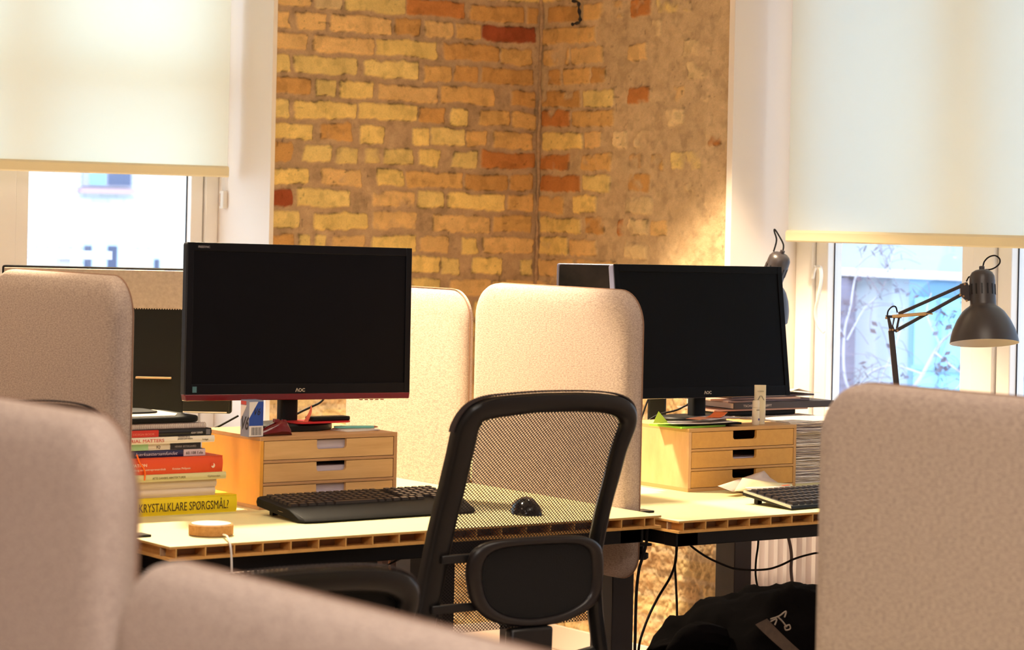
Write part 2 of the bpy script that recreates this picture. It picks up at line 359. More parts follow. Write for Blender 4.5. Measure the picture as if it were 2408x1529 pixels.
b = MB(); b.box(XR+.02, XR+.35, YL+.001, YB+.02, 0, CZ)
b.build('masonry_core', M['white_wall'], wr)
b = MB(); b.box(XR, XR+.35, -3, YW0, 0, CZ); b.box(XR, XR+.35, YW0, YL, HEAD, CZ); b.box(XG-.03, XR+.35, YW0, YL, 0, SILR)
b.build('plaster_wall', M['white_wall'], wr)
b = MB(); b.box(-3.2, -3, -3.2, YB+.35, 0, CZ); struct(b.build('wall_left', M['white_wall']))
b = MB(); b.box(-3.2, XR+.35, -3.2, -3, 0, CZ); struct(b.build('wall_front', M['white_wall']))
b = MB(); b.box(-3.2, XR+.5, -3.2, YB+.5, -.1, 0); struct(b.build('floor', M['floor']))
b = MB(); b.box(-3.2, XR+.5, -3.2, YB+.5, CZ, CZ+.1); struct(b.build('ceiling', M['ceiling']))
# corner mortar seam and baseboards
b = MB(); b.box(XR-.014, XR, YL-.012, YB, 0, .076); struct(b.build('baseboard_right', M['white_trim'], bevel=.002))
b = MB(); b.box(XL, XR-.016, YB-.014, YB, 0, .076); struct(b.build('baseboard_back', M['white_trim'], bevel=.002))
b = MB()
zz = np.linspace(.08, CZ-.005, 80)
b.tube([(XR-.006-.003*sin(k*9.1), YB-.006-.003*cos(k*7.3), z) for k, z in enumerate(zz)], [.006+.002*sin(k*5.7) for k in range(len(zz))], 7, smooth=False)
struct(b.build('trim_3', coloured('corner mortar', (176, 140, 104), .95, var=.25, vscale=60, bump=.8, bscale=120)))
# reveal linings
b = MB(); b.box(XL, XL+.0147, YB-.016, YG+.06, 0, HEAD); b.box(XW0-.015, XW0, YB-.016, YG+.06, 0, HEAD); b.box(XW0, XL, YB-.016, YG+.06, HEAD-.015, HEAD)
struct(b.build('trim_1', M['white_trim'], bevel=.001))
b = MB(); b.box(XR-.016, XG+.06, YL-.025, YL, 0, HEAD); b.box(XR-.016, XG+.06, YW0, YW0+.025, 0, HEAD); b.box(XR-.016, XG+.06, YW0, YL, HEAD-.015, HEAD)
struct(b.build('trim_2', M['white_trim'], bevel=.001))
# ---------------------------------------------------------------- windows
def window(name, axis, g, u0, u1, z0, z1, mulls, jl, jr, transoms, fl=.05, bars=()):
    """axis 'x': wall plane Y=g, u=X ; axis 'y': plane X=g, u=Y.  jl/jr = outer frame widths at each end"""
    root = None
    def bx(b, a0, a1, d0, d1, q0, q1, m=0):
        if axis == 'x': b.box(a0, a1, g+d0, g+d1, q0, q1, m)
        else: b.box(g+d0, g+d1, a0, a1, q0, q1, m)
    b = MB(); bx(b, u0, u0+jl, 0, .09, z0, z1); bx(b, u1-jr, u1, 0, .09, z0, z1); bx(b, u0+jl, u1-jr, 0, .09, z0, z0+.05); bx(b, u0+jl, u1-jr, 0, .09, z1-.06, z1)
    for a0, a1 in mulls: bx(b, a0, a1, 0, .09, z0+.05, z1-.06)
    root = struct(b.build(name, M['frame_white'], bevel=.003))
    ends = [u0+jl]+[q for a in mulls for q in a]+[u1-jr]
    for i in range(0, len(ends), 2):
        a0, a1 = ends[i]+.003, ends[i+1]-.003; q0, q1 = z0+.055, z1-.065
        s = MB(); w = fl
        bx(s, a0, a0+w, .012, .07, q0, q1); bx(s, a1-w, a1, .012, .07, q0, q1); bx(s, a0+w, a1-w, .012, .07, q0, q0+w+.02); bx(s, a0+w, a1-w, .012, .07, q1-w, q1)
        for t0, t1 in transoms: bx(s, a0+w, a1-w, .0, .075, t0, t1)
        sash = s.build('sash', M['frame_white'], root, bevel=.003)
        k = MB(); gi = .004
        bx(k, a0+w, a0+w+gi, .037, .0385, q0+w+.02, q1-w); bx(k, a1-w-gi, a1-w, .037, .0385, q0+w+.02, q1-w)
        bx(k, a0-.003, a0, .02, .05, q0, q1); bx(k, a1, a1+.003, .02, .05, q0, q1)
        k.build('gasket', M['gasket'], sash)
        p = MB(); bx(p, a0+w, a1-w, .038, .042, q0+w+.02, q1-w); p.build('pane', M['glass'], sash)
    if bars:
        s = MB()
        for t0, t1 in bars: bx(s, u0-.1, u1+.1, .30, .34, t0, t1)
        s.build('outer_rail', coloured('outer rail paint', (205, 210, 222), .5), root)
    return root
# left window: px 0-62 mullion, glass 62-440, sash 445-470, frame 475-515
mx0, mx1 = atY(8, 500, YG).x, atY(38, 500, YG).x
lr = [atY(x, 500, YG+.03).x for x in (441, 472)]
tz = atY(300, 185, YG+.03).z
window('window_1', 'x', YG, XW0, XL-.0, SILL, HEAD-.015, [(mx1-.07, mx1)], .05, XL-lr[1]-.001, [(tz-.05, tz+.05)], fl=.042)
bz = atY(250, 598, YG+.32).z
ryl = [atX(x, 750, XG+.03).y for x in (1925, 1958, 2263, 2345)]
window('window_2', 'y', XG, YW0, YL-.025, SILR, HEAD-.015, [(ryl[3]-.012, ryl[2]-.065)], .05, (YL-.025)-ryl[0], [], fl=ryl[0]-ryl[1]-.01)
b = MB(); b.box(XW0, XL, YB-.03, YG, SILL-.03, SILL); struct(b.build('trim_4', M['white_trim'], bevel=.003))
b = MB(); b.box(XR+.04, XG, YW0+.025, YL-.025, SILR-.025, SILR); struct(b.build('trim_5', M['white_trim'], bevel=.003))
# window handle on the right window
t = thing('window_handle', atX(1925, 640, XG-.005), 'white curved handle and stay on the right window frame', 'window handle')
b = MB(); P = [atX(x, y, XG-.03-d)-t.location for x, y, d in ((1922, 628, 0), (1930, 632, .01), (1931, 660, .015), (1924, 700, .015), (1918, 735, .01), (1924, 765, .005), (1938, 782, 0))]
b.tube(P, .0055, 8); b.build('lever', M['white_plastic'], t)
b = MB(); P = [atX(x, y, XG-.02)-t.location for x, y in ((1918, 626), (1914, 640), (1911, 655))]; b.tube(P, .005, 8); b.build('catch', M['white_plastic'], t)
# ---------------------------------------------------------------- roller blinds
def blind(axis, g, u0, u1, zb, label, chain_u=None):
    t = thing('roller_blind', (0, 0, 0), label, 'roller blind')
    def pt(u, d, z): return (u, g+d, z) if axis == 'x' else (g+d, u, z)
    n = 24; b = MB(); vs = []; fs = []
    for i in range(n+1):
        z = zb+(HEAD-.06-zb)*i/n
        for j in range(13):
            u = u0+(u1-u0)*j/12; vs.append(pt(u, .0012*sin(j*1.3+i*.2), z))
    for i in range(n):
        for j in range(12): a = i*13+j; fs.append((a, a+1, a+14, a+13))
    b.add(vs, fs); b.build('fabric', M['blind'], t)
    b = MB(); h = .034
    prof = [(-.006, 0), (.004, 0), (.008, .004), (.008, h-.004), (.004, h), (-.004, h), (-.010, h-.006), (-.010, .004)]
    if axis == 'x': b.loft([[Vector((u0, g+p[0], zb-h*.6+p[1])) for p in prof], [Vector((u1, g+p[0], zb-h*.6+p[1])) for p in prof]])
    else: b.loft([[Vector((g+p[0], u0, zb-h*.6+p[1])) for p in prof], [Vector((g+p[0], u1, zb-h*.6+p[1])) for p in prof]])
    b.build('bottom_bar', coloured('blind bar', (240, 224, 186), .6), t)
    b = MB(); A = Vector(pt(u0, 0, HEAD-.045)); B = Vector(pt(u1, 0, HEAD-.045)); b.tube([A, B], .024, 16, smooth=False); b.build('roller', M['white_plastic'], t)
    if chain_u:
        b = MB()
        for du in (-.008, .008): b.tube([pt(chain_u+du, -.012, HEAD-.05), pt(chain_u+du, -.012, 1.40)], .0011, 6, smooth=False)
        b.build('chain', M['white_plastic'], t)
    return t
YBL = 6.86
pr = atY(535, 400, YBL); pl = atY(2, 372, YBL)
zb1 = atY(270, 393, YBL).z
blind('x', YBL, XW0+.03, pr.x, zb1, 'cream roller blind half lowered in the left window, showing the frame behind')
XBR = 5.00
q1 = atX(1853, 555, XBR); zb2 = (atX(1855, 553, XBR).z+atX(2400, 565, XBR).z)/2
blind('y', XBR, YW0+.05, q1.y, zb2, 'cream roller blind lowered over the right window behind the desk lamp')
# chain tensioner on the left reveal
p = atX(528, 470, XL-.004)
t = thing('blind_chain_holder', p, 'small white blind chain holder on the left window reveal', 'chain holder')
b = MB(); b.prism(rrect(-.013, .013, -.028, .028, .008), -.012, .004, 'x'); b.build('housing', M['white_plastic'], t, bevel=.002)
b = MB()
for dy in (-.004, .006): b.tube([(-.006, dy, .02), (-.007, dy+.002, 1.0)], .0011, 6, smooth=False)
b.build('chain', M['white_plastic'], t)
b = MB(); b.box(-.013, -.0115, .006, .009, -.02, .02); b.build('groove', coloured('tan plastic', (196, 160, 130)), t)
# ---------------------------------------------------------------- radiators
def radiator(axis, g, u0, u1, label, top=.70):
    t = thing('radiator', (0, 0, 0), label, 'radiator')
    def bx(b, a0, a1, d0, d1, z0, z1):
        if axis == 'x': b.box(a0, a1, g+d0, g+d1, z0, z1)
        else: b.box(g+d0, g+d1, a0, a1, z0, z1)
    b = MB(); bx(b, u0, u1, .02, .05, .12, top); b.build('panel', M['radiator'], t, bevel=.004)
    b = MB(); n = int((u1-u0-.03)/.040)
    for i in range(n):
        u = u0+.02+i*.040
        poly = [(u, .02), (u+.006, .004), (u+.022, .004), (u+.028, .02)]
        if axis == 'y': b.prism([(g+d, a) for a, d in poly], .135, top-.015, 'z')
        else: b.prism([(a, g+d) for a, d in poly], .135, top-.015, 'z')
    b.build('ribs', M['radiator'], t)
    for u in (u0+.06, u1-.06): b = MB(); bx(b, u-.012, u+.012, .02, .045, 0, .13); b.build('pipe', M['radiator'], t)
    return t
radiator('y', 4.875, 3.75, 5.675, 'white ribbed radiator under the right window behind the hanging cables')
radiator('x', 6.80, 2.1, 3.79, 'white radiator under the left window, low behind the blurred chair', .52)
# ---------------------------------------------------------------- outside
def mat_facade():
    m = bpy.data.materials.new('pale brick facade'); m.use_nodes = True; nt = m.node_tree; N = nt.nodes; L = nt.links; b = N['Principled BSDF']
    tc = N.new('ShaderNodeTexCoord'); mp = N.new('ShaderNodeMapping'); mp.inputs['Rotation'].default_value = (pi/2, 0, 0); L.new(tc.outputs['Object'], mp.inputs[0])
    br = N.new('ShaderNodeTexBrick'); br.inputs['Scale'].default_value = 1; br.inputs['Brick Width'].default_value = .24; br.inputs['Row Height'].default_value = .07; br.inputs['Mortar Size'].default_value = .009
    br.inputs['Color1'].default_value = (*lin((192, 203, 201)), 1); br.inputs['Color2'].default_value = (*lin((170, 183, 187)), 1); br.inputs['Mortar'].default_value = (*lin((150, 162, 178)), 1)
    L.new(mp.outputs[0], br.inputs[0]); L.new(br.outputs[0], b.inputs['Base Color']); b.inputs['Roughness'].default_value = .9
    return m
M['facade'] = mat_facade()
def mat_stone():
    m = M['facade'].copy(); m.name = 'far pale stonework'
    for n in m.node_tree.nodes:
        if n.type == 'TEX_BRICK': n.inputs['Color1'].default_value = (*lin((214, 222, 234)), 1); n.inputs['Color2'].default_value = (*lin((196, 206, 222)), 1); n.inputs['Mortar'].default_value = (*lin((120, 138, 160)), 1); n.inputs['Brick Width'].default_value = .17; n.inputs['Mortar Size'].default_value = .012
    return m
STONE = mat_stone()
bluegrey = coloured('dark blue window', (96, 120, 150), .3)
YF = 32.; Q = YF/15
t = thing('neighbouring_building', (0, YF, 0), 'pale brick building outside the left window with a small barred window', 'building')
b = MB(); b.box(-25, 40, 0, 1, -10, 30); b.build('facade', M['facade'], t)
def fpt(x, y): p = atY(x, y, YF); return p.x, p.z
x0, zt = fpt(192, 380); x1, zb = fpt(306, 441)
b = MB(); b.box(x0, x1, -.06, .05, zb, zb+1.6); w = b.build('window', coloured('window frame far', (140, 142, 168)), t)
b = MB(); xm = x0+(x1-x0)*.13; b.box(xm, x0+(x1-x0)*.45, -.075, -.06, zb+.03, zb+1.55); b.build('pane', coloured('far glass', (110, 165, 190), .4), w)
b = MB()
for i in range(7): xx = x0+(x1-x0)*(.5+.068*i); b.box(xx, xx+.03*Q*.6, -.08, -.062, zb+.03, zb+1.5)
b.build('bars', coloured('far bars', (70, 84, 120)), w)
b = MB(); b.box(x0-.06, x1+.02, -.14, .05, zb-.095, zb-.02); b.build('sill', coloured('far sill', (158, 134, 150)), t)
x0, zs = fpt(60, 572)
_, zs2 = fpt(400, 585)
b = MB(); b.box(-25, 40, -.03, .02, zs-8, zs); b.build('plinth', coloured('bluish far stone', (170, 190, 212), .8), t)
b = MB()
for a, bb in ((195, 212), (250, 272), (360, 372)):
    xa_, _ = fpt(a, 605); xb_, _ = fpt(bb, 605); b.box(xa_, xb_, -.05, -.02, zs-4, zs-.02 if a < 300 else zs-.2)
b.build('pillar', coloured('far dark post', (62, 70, 98)), t)
for u0_, u1_ in ((45, 193), (312, 356)):
    b = MB(); b.box(fpt(u0_, 600)[0], fpt(u1_, 600)[0], -.035, -.025, zs-4, zs-.05)
    o = b.build('stonework', STONE, t)
b = MB(); A = atY(60, 590, 9.2); B = atY(445, 603, 9.2); b.box(0, 4.6, 9.18, 9.24, (A.z+B.z)/2-.024, (A.z+B.z)/2+.010)
o = b.build('balcony_rail', coloured('rail paint', (214, 212, 226), .5)); 
for x in (.2, 4.4):
    k = MB(); k.box(x-.02, x+.02, 9.19, 9.23, -1, A.z-.02); k.build('post', coloured('rail paint', (214, 212, 226)), o)
tag(o, 'pale horizontal rail outside the left window', 'railing')
XF = 10.
t = thing('courtyard_building', (XF, 0, 0), 'white painted brick building outside the right window with a pale blue door', 'building')
b = MB(); b.box(0, 1, -6, 12.5, -10, 16)
def mat_fac2():
    m = M['facade'].copy(); m.name = 'white painted brick'
    for n in m.node_tree.nodes:
        if n.type == 'MAPPING': n.inputs['Rotation'].default_value = (pi/2, 0, pi/2)
        if n.type == 'TEX_BRICK': n.inputs['Color1'].default_value = (*lin((222, 226, 230)), 1); n.inputs['Color2'].default_value = (*lin((206, 190, 200)), 1)
    return m
b.build('facade', mat_fac2(), t)
def gpt(x, y): p = atX(x, y, XF); return p.y, p.z
ya_, zt = gpt(2157, 655); yb_, zb = gpt(2262, 1000)
b = MB(); b.box(-.06, .02, yb_-.4, ya_, -3, zt); d = b.build('door', coloured('door blue frame', (92, 132, 168)), t)
y3, _ = gpt(2180, 700); y4, _ = gpt(2235, 700)
b = MB(); b.box(-.09, -.06, yb_-.4, y3, -3, zt-.1); b.build('door_panel', coloured('door light blue', (130, 194, 222)), d)
b = MB(); b.box(-.11, -.09, y4-.02, y4, -3, zt-.1); b.box(-.11, -.09, yb_-.4, y3, gpt(2200, 860)[1]-.02, gpt(2200, 860)[1]); b.build('door_seam', coloured('door seam', (110, 150, 190)), d)
ya_, zt = gpt(1978, 652); yb_, _ = gpt(2014, 652)
b = MB(); b.box(-.25, .0, yb_, ya_, -3, zt)
b.build('brick_pillar', coloured('grey brick pillar', (112, 112, 138), .9, var=.3, vscale=8, stretch=(.2, .2, 2.5)), t)
b = MB(); zb = (gpt(1960, 628)[1]+gpt(2260, 641)[1])/2; zb_ = (gpt(1960, 646)[1]+gpt(2260, 660)[1])/2
b.box(-.08, 0, -4, 12.4, zb_, zb); b.build('string_course', coloured('pale string course', (196, 190, 200)), t)
# tree with a few withered leaves
t = thing('bare_tree', atZ(2120, 1100, 12.)*1.0, 'bare pale branched tree with withered leaves outside the right window', 'tree')
base = Vector(t.location); base.z = -2; t.location = base
br = MB(); tw = MB(); lv = MB(); rt_ = random.Random(5)
def P12(x, y, z=12.): return atZ(x, y, z)-base
def leaf(p):
    for _ in range(rt_.choice([1, 1, 2])):
        q = p+Vector((rt_.uniform(-.03, .03),)*2+(rt_.uniform(-.04, .02),)); d = Vector((rt_.uniform(-1, 1), rt_.uniform(-1, 1), -rt_.random()-.3)).normalized()
        n = d.orthogonal().normalized(); l = rt_.uniform(.028, .055); w = l*.3
        lv.add([q, q+d*l*.4+n*w, q+d*l, q+d*l*.5-n*w], [(0, 1, 2, 3)])
limbs = [([(2150, 1100), (2130, 960), (2170, 880), (2210, 810), (2250, 770), (2290, 700)], .013), ([(2130, 960), (2040, 960), (1990, 900), (1985, 790), (2000, 720), (2010, 660), (2030, 600)], .009),
         ([(2170, 880), (2100, 860), (2040, 880), (2010, 930)], .006), ([(1992, 800), (2030, 730), (2060, 700), (2085, 660)], .005), ([(2210, 810), (2180, 740), (2190, 690)], .006),
         ([(2200, 830), (2250, 870), (2300, 900)], .006), ([(1985, 790), (1965, 760), (1955, 740)], .005), ([(2090, 640), (2075, 600), (2070, 575)], .004), ([(2085, 640), (2100, 600), (2108, 575)], .004),
         ([(2250, 770), (2340, 720), (2400, 690)], .006), ([(2340, 900), (2370, 840), (2408, 830)], .005), ([(2040, 960), (2110, 800), (2125, 720)], .005), ([(2130, 960), (2230, 930), (2300, 850)], .006)]
for L_, r0 in limbs:
    pts = [P12(x, y, 12+rt_.uniform(-.15, .15)) for x, y in L_]; cm = catmull(pts, 5)
    br.tube(cm, [r0*(1-.6*i/len(cm)) for i in range(len(cm))], 6, smooth=False)
    for i in range(3, len(cm), 2):
        for _ in range(2):
            d = Vector((rt_.uniform(-1, 1), rt_.uniform(-1, 1), rt_.uniform(-.6, .8))).normalized(); l = rt_.uniform(.06, .24)
            e = cm[i]+d*l; tw.tube([cm[i], cm[i]+d*l*.5+Vector((0, 0, .02)), e], .0014, 4)
            if rt_.random() < .75: leaf(e)
            if rt_.random() < .35: leaf(cm[i]+d*l*.5)
br.tube([Vector((0, 0, 0)), P12(2150, 1100)], .03, 8, smooth=False)
br.build('branches', coloured('pale bark', (168, 170, 190), .8), t); tag(tw.build('twigs', coloured('twig grey', (112, 104, 124), .8), t), kind='stuff'); tag(lv.build('leaves', coloured('withered leaf', (84, 76, 96), .8), t), kind='stuff')
b = MB(); b.box(-12, 30, YB+.6, 30, -2.2, -2); b.box(XR+.6, 30, -12, 30, -2.2, -2.001); struct(b.build('courtyard_ground', coloured('courtyard paving', (190, 190, 190), .9, var=.1, vscale=3)))
# ---------------------------------------------------------------- desks
def make_desk(x0, x1, y0, y1, top, label, inset=.105):
    t = thing('desk', ((x0+x1)/2, (y0+y1)/2, 0), label, 'desk')
    w, d = (x1-x0)/2, (y1-y0)/2; th = .0275
    b = MB(); b.box(-w, w, -d, d, top-.0012, top, 0); b.box(-w, w, -d, d, top-.0048, top-.0012, 1); b.box(-w, w, -d, d, top-th, top-th+.0052, 1)
    n = int(2*w/.063); off = .012
    for i in range(n+1):
        x = -w+off+i*.063
        if x < w-.003: b.box(x, x+.003, -d, d, top-th+.0052, top-.0048, 1)
    x = w-.02; b.box(x, x+.003, -d, d, top-th+.0052, top-.0048, 1)
    k = int(2*d/.11)
    for i in range(k):
        y = -d+.04+i*.11; b.box(-w+.001, w-.001, y, y+.003, top-th+.0052, top-.0048, 2)
    b.build('tabletop', [M['desk_top'], M['desk_edge'], coloured('grey brown core board', (178, 146, 112), .8)], t, smooth=False)
    b = MB(); zt = top-th
    b.box(-w+.02, w-.02, -d+.035, -d+.075, zt-.034, zt); b.box(-w+.02, w-.02, d-.075, d-.035, zt-.034, zt)
    for sx in (-1, 1): b.box(sx*(w-.055)-.03, sx*(w-.055)+.03, -d+.035, d-.035, zt-.034, zt-.001)
    b.build('frame', M['steel_black'], t, bevel=.002)
    for sx in (-1, 1):
        xc = sx*(w-inset); b = MB(); b.box(xc-.026, xc+.026, -.036, .036, .42, zt-.034); b.box(xc-.031, xc+.031, -.041, .041, .04, .655 if top > .7 else .5)
        lg = b.build('leg', M['leg_grey'], t, bevel=.002)
        b = MB(); b.box(xc-.035, xc+.035, -.33, .33, 0, .04); b.build('foot', M['steel_black'], lg, bevel=.004)
    return t
DY0, DY1 = 4.303, 5.03
make_desk(2.29, 3.483, DY0, DY1, .73, 'pale honeycomb-edged desk with the black mesh chair in front of it')
make_desk(3.53, 4.723, DY0-.003, DY1, .715, 'pale honeycomb-edged desk holding the second wooden drawer box and desk lamp')
make_desk(2.29, 3.483, 5.085, 5.80, .712, 'desk behind the left monitor, seen only as a grey leg')
make_desk(3.53, 4.738, 5.085, 5.80, .728, 'desk nearest the brick corner, seen as charcoal leg beside the radiator', .07)
make_desk(1.07, 2.30, 2.06, 2.70, .70, 'desk under the blurred left foreground screen')
make_desk(1.07, 2.30, 1.36, 2.02, .60, 'low desk under the blurred bottom foreground screen')
# ---------------------------------------------------------------- felt desk screens
def panel(xc, y0, y1, z0, z1, label, th=.048, r=.08, rb=.06, clamp=None, name='desk_screen'):
    t = thing(name, (xc, (y0+y1)/2, z0), label, 'desk screen')
    hy = (y1-y0)/2; hz = z1-z0
    hx = th/2
    def outline(ins): return rrect(-hy+ins, hy-ins, ins, hz-ins, [max(rb-ins, .01), max(r-ins, .01), max(r-ins, .01), max(rb-ins, .01)], 10)
    h = th/2; prof = [(.06, -h), (.035, -h+.0008), (.014, -h+.004), (.006, -h+.010), (.0015, -h+.017), (0, -h+.024), (.0, h-.013), (.004, h-.008), (.012, h-.003), (.025, h-.0006), (.045, h)]
    b = MB(); b.loft([[Vector((d, p[0], p[1])) for p in outline(i)] for i, d in prof]); b.build('padding', M['fabric'], t, angle=60)
    b = MB()
    for sd in (1,):
        o = [Vector((sd*(h-.0115), p[0], p[1])) for p in outline(-.0004)]; o.append(o[0]); b.tube(o, .0016, 5, smooth=False)
    b.build('seam', M['piping'], t)
    for sd, yy, zc_ in clamp or ():
        cz = zc_-z0; yy -= (y0+y1)/2
        b = MB(); b.box(min(sd*.022, sd*.075), max(sd*.022, sd*.075), yy-.02, yy+.02, cz+.0003, cz+.005); b.box(min(sd*.022, sd*.028), max(sd*.022, sd*.028), yy-.018, yy+.018, cz-.075, cz+.0003)
        b.box(min(sd*.022, sd*.075), max(sd*.022, sd*.075), yy-.014, yy+.014, cz-.075, cz-.069); cl = b.build('clamp', M['steel_black'], t, bevel=.001)
        b = MB(); b.lathe([(.004, .0), (.004, .042)], 12, mx=Matrix.Translation((sd*.055, yy, cz-.0675))); b.lathe([(.012, -.030), (.017, -.026), (.017, -.016), (.006, -.012), (.006, 0)], 16, mx=Matrix.Translation((sd*.055, yy, cz-.0755))); b.build('knob', M['black_plastic'], cl)
    return t
panel(2.252, 4.425, 5.03, .57, 1.238, 'beige felt desk screen at far left, sharp, beside the pile of books', clamp=[(1, 4.47, .73), (1, 4.95, .73)])
panel(3.507, 4.425, 5.045, .57, 1.211, 'tall beige felt screen in the centre, behind the mesh chair, dividing two desks', clamp=[(1, 4.47, .715), (1, 4.95, .715)])
panel(3.497, 5.07, 5.625, .55, 1.191, 'brightly lit cream felt screen between the centre screen and the left monitor', clamp=[(1, 5.20, .728)], th=.026)
panel(1.03, 2.02, 2.66, .50, 1.18, 'blurred beige felt screen at the lower left, in front of the sharp left one', clamp=[(1, 2.2, .70), (1, 2.5, .70)])
panel(1.03, 1.28, 2.005, .40, 1.067, 'large out-of-focus felt screen slanting across the bottom edge', clamp=[(1, 1.45, .60), (1, 1.85, .60)])
panel(2.335, 1.93, 2.54, .50, 1.158, 'big felt screen at the right edge hiding the base of the desk lamp', clamp=[(-1, 2.2, .70), (-1, 2.45, .70)])
# ---------------------------------------------------------------- monitors
def make_monitor(loc, rz, W, Hh, zb, label, tilt=0, roll=0, red=False, screen='screen', bez='bezel_navy', logo=True, side='bezel_side', colw=.043, base_rx=.098, dy=0, dx=0):
    """loc = centre of the base on its support, zb = height of the panel's lower edge above it"""
    t = thing('monitor', loc, label, 'monitor', rz)
    b = MB(); b.lathe([(.86, 0), (1, .12), (1, .75), (.95, 1), (.5, 1.03)], 36, mx=Matrix.Diagonal((base_rx, base_rx*.62, .017, 1))); b.build('base', M['black_plastic'], t)
    b = MB(); b.prism(rrect(-colw/2+dx, colw/2+dx, -.014, .014, .008), .015, zb+.15, 'z'); b.build('stand', M['black_matte'], t)
    hd = bpy.data.objects.new('panel_pivot', None)
    bpy.data.objects.remove(hd)
    mx = Matrix.Translation((0, -.045+dy, zb)) @ Matrix.Rotation(roll, 4, 'Y') @ Matrix.Rotation(-tilt, 4, 'X')
    b = MB(); b.prism(rrect(-W/2, W/2, 0, Hh, .006, 3), 0, .020, 'y', mx=mx)
    b.prism(rrect(-W*.32, W*.32, Hh*.15, Hh*.8, .03, 4), .02, .038, 'y', mx=mx)
    hs = b.build('housing', M[side], t, bevel=.003)
    b = MB(); e = .015; eb = .026
    for x0, x1, z0, z1 in ((-W/2, -W/2+e, 0, Hh), (W/2-e, W/2, 0, Hh), (-W/2+e, W/2-e, Hh-e*1.2, Hh), (-W/2+e, W/2-e, 0, eb)): b.box(x0, x1, -.0035, 0, z0, z1, mx=mx)
    bz = b.build('bezel', M[bez], t, bevel=.001)
    b = MB(); b.box(-W/2+e, W/2-e, -.0012, .0005, eb, Hh-e*1.2, mx=mx); b.build('screen', M[screen], t)
    def onp(o): o.matrix_parent_inverse = Matrix.Identity(4); o.matrix_basis = mx @ o.matrix_basis; return o
    if logo: onp(text('\u039bOC', 'logo', bz, (-.002, -.0045, .008), .0105, coloured('pale logo', (206, 190, 170)), sx=1.05, align='CENTER', bold=.02))
    if red:
        b = MB(); b.prism([(-W/2-.0003, .004), (W/2+.0003, .004), (W/2-.002, -.010), (-W/2+.002, -.010)], -.0042, .016, 'y', mx=mx); b.build('red_strip', M['red_gloss'], t, bevel=.0015)
        b = MB()
        for i in range(5): b.box(W*.27+i*.014, W*.27+i*.014+.008, -.0025, .002, -.0128, -.0108, mx=mx)
        b.build('button', M['red_gloss'], t, bevel=.0006)
        b = MB(); b.lathe([(.0016, 0), (.0016, .0006)], 10, mx=mx @ Matrix.Translation((W*.388, -.0022, -.003)) @ Matrix.Rotation(pi/2, 4, 'X')); b.build('power_light', mat_emit('amber led', (255, 170, 40), 4), t)
        onp(text('FREESYNC', 'badge', bz, (-W/2+.024, -.0045, Hh-.0115), .0062, coloured('badge grey', (150, 140, 140)), bold=.03))
        b = MB(); b.box(-W/2+.017, -W/2+.027, -.0045, -.0036, .008, .021, mx=mx); b.build('sticker', coloured('teal sticker', (70, 110, 120)), bz)
    return t
BX1 = (2.742, 4.754, 3.091, 5.014, .73, .886)
BX2 = (3.927, 4.752, 4.273, 5.012, .715, .868)
m1 = make_monitor((2.905, 4.90, BX1[5]), 0, .576, .332, .079, 'wide black monitor with dark red lower edge on the left wooden drawer box', tilt=radians(1.5), roll=radians(.75), side='black_plastic', red=True, dy=.012, dx=-.012)
m2 = make_monitor((4.064, 4.905, BX2[5]), radians(1), .548, .328, .066, 'black monitor without red edge on the right wooden drawer box', tilt=radians(8), roll=radians(.4), screen='screen_warm', bez='bezel_black', dx=.012, dy=-.01)
# back of the two opposite monitors
def back_monitor(loc, rz, W, Hh, zb, label, kind):
    t = thing('monitor', loc, label, 'monitor', rz)
    b = MB(); b.prism(rrect(-.12, .12, -.09, .09, .03), 0, .012, 'z'); b.build('base', M['black_plastic'], t, bevel=.003)
    b = MB(); b.prism(rrect(-.025, .025, -.012, .012, .008), .012, zb+.12, 'z'); b.build('stand', M['black_matte'], t)
    yb = -.03; mz = Matrix.Translation((0, 0, zb))
    if kind == 'left':
        b = MB(); b.prism(rrect(-W/2, W/2, 0, Hh, .006, 3), yb-.01, yb+.012, 'y', mx=mz); h = b.build('housing', M['black_matte'], t, bevel=.002)
        b = MB(); b.box(-W/2+.006, W/2-.006, yb-.016, yb-.010, Hh-.098, Hh-.005, mx=mz); b.build('upper_band', coloured('silver brown back cover', (170, 152, 138), .45, metal=.35, var=.12, vscale=90), t, bevel=.002)
        b = MB()
        for i in range(88): x = -W/2+.01+i*(W-.02)/88; b.box(x, x+.003, yb-.0175, yb-.0155, Hh-.1, Hh-.0975, mx=mz)
        b.build('vent_row', coloured('vent pale', (170, 150, 136)), t)
        b = MB(); b.box(.05, .135, yb-.028, yb-.01, Hh-.268, Hh-.264, mx=mz); b.build('ledge', coloured('ledge tan', (176, 140, 104)), t)
        b = MB(); b.box(.165, W/2-.004, yb-.018, yb-.01, .001, .075, mx=mz); b.build('connector_cover', M['black_plastic'], t, bevel=.002)
        b = MB(); b.box(.165, W/2-.01, yb-.019, yb-.0175, .002, .005, mx=mz); b.build('pale_rim', coloured('rim pale', (190, 180, 176)), t)
        b = MB(); b.box(-W/2+.012, W/2-.012, yb+.012, yb+.0135, .016, Hh-.014, mx=mz); b.build('screen', M['screen'], t)
    else:
        b = MB(); b.prism(rrect(-W/2, W/2, 0, Hh, .006, 3), yb-.004, yb+.018, 'y', mx=mz); h = b.build('housing', M['bezel_side'], t, bevel=.002)
        b = MB(); b.prism(rrect(-W/2+.006, W/2-.003, .004, Hh-.003, .006, 3), yb-.007, yb-.003, 'y', mx=mz)
        b.build('back_cover', coloured('dusty black back', (40, 33, 32), .6, spec=.15, var=.9, vscale=9, rgb2=(6, 5, 6)), t)
        b = MB(); b.box(-W/2+.012, W/2-.012, yb+.018, yb+.0195, .016, Hh-.014, mx=mz); b.build('screen', M['screen'], t)
    return t
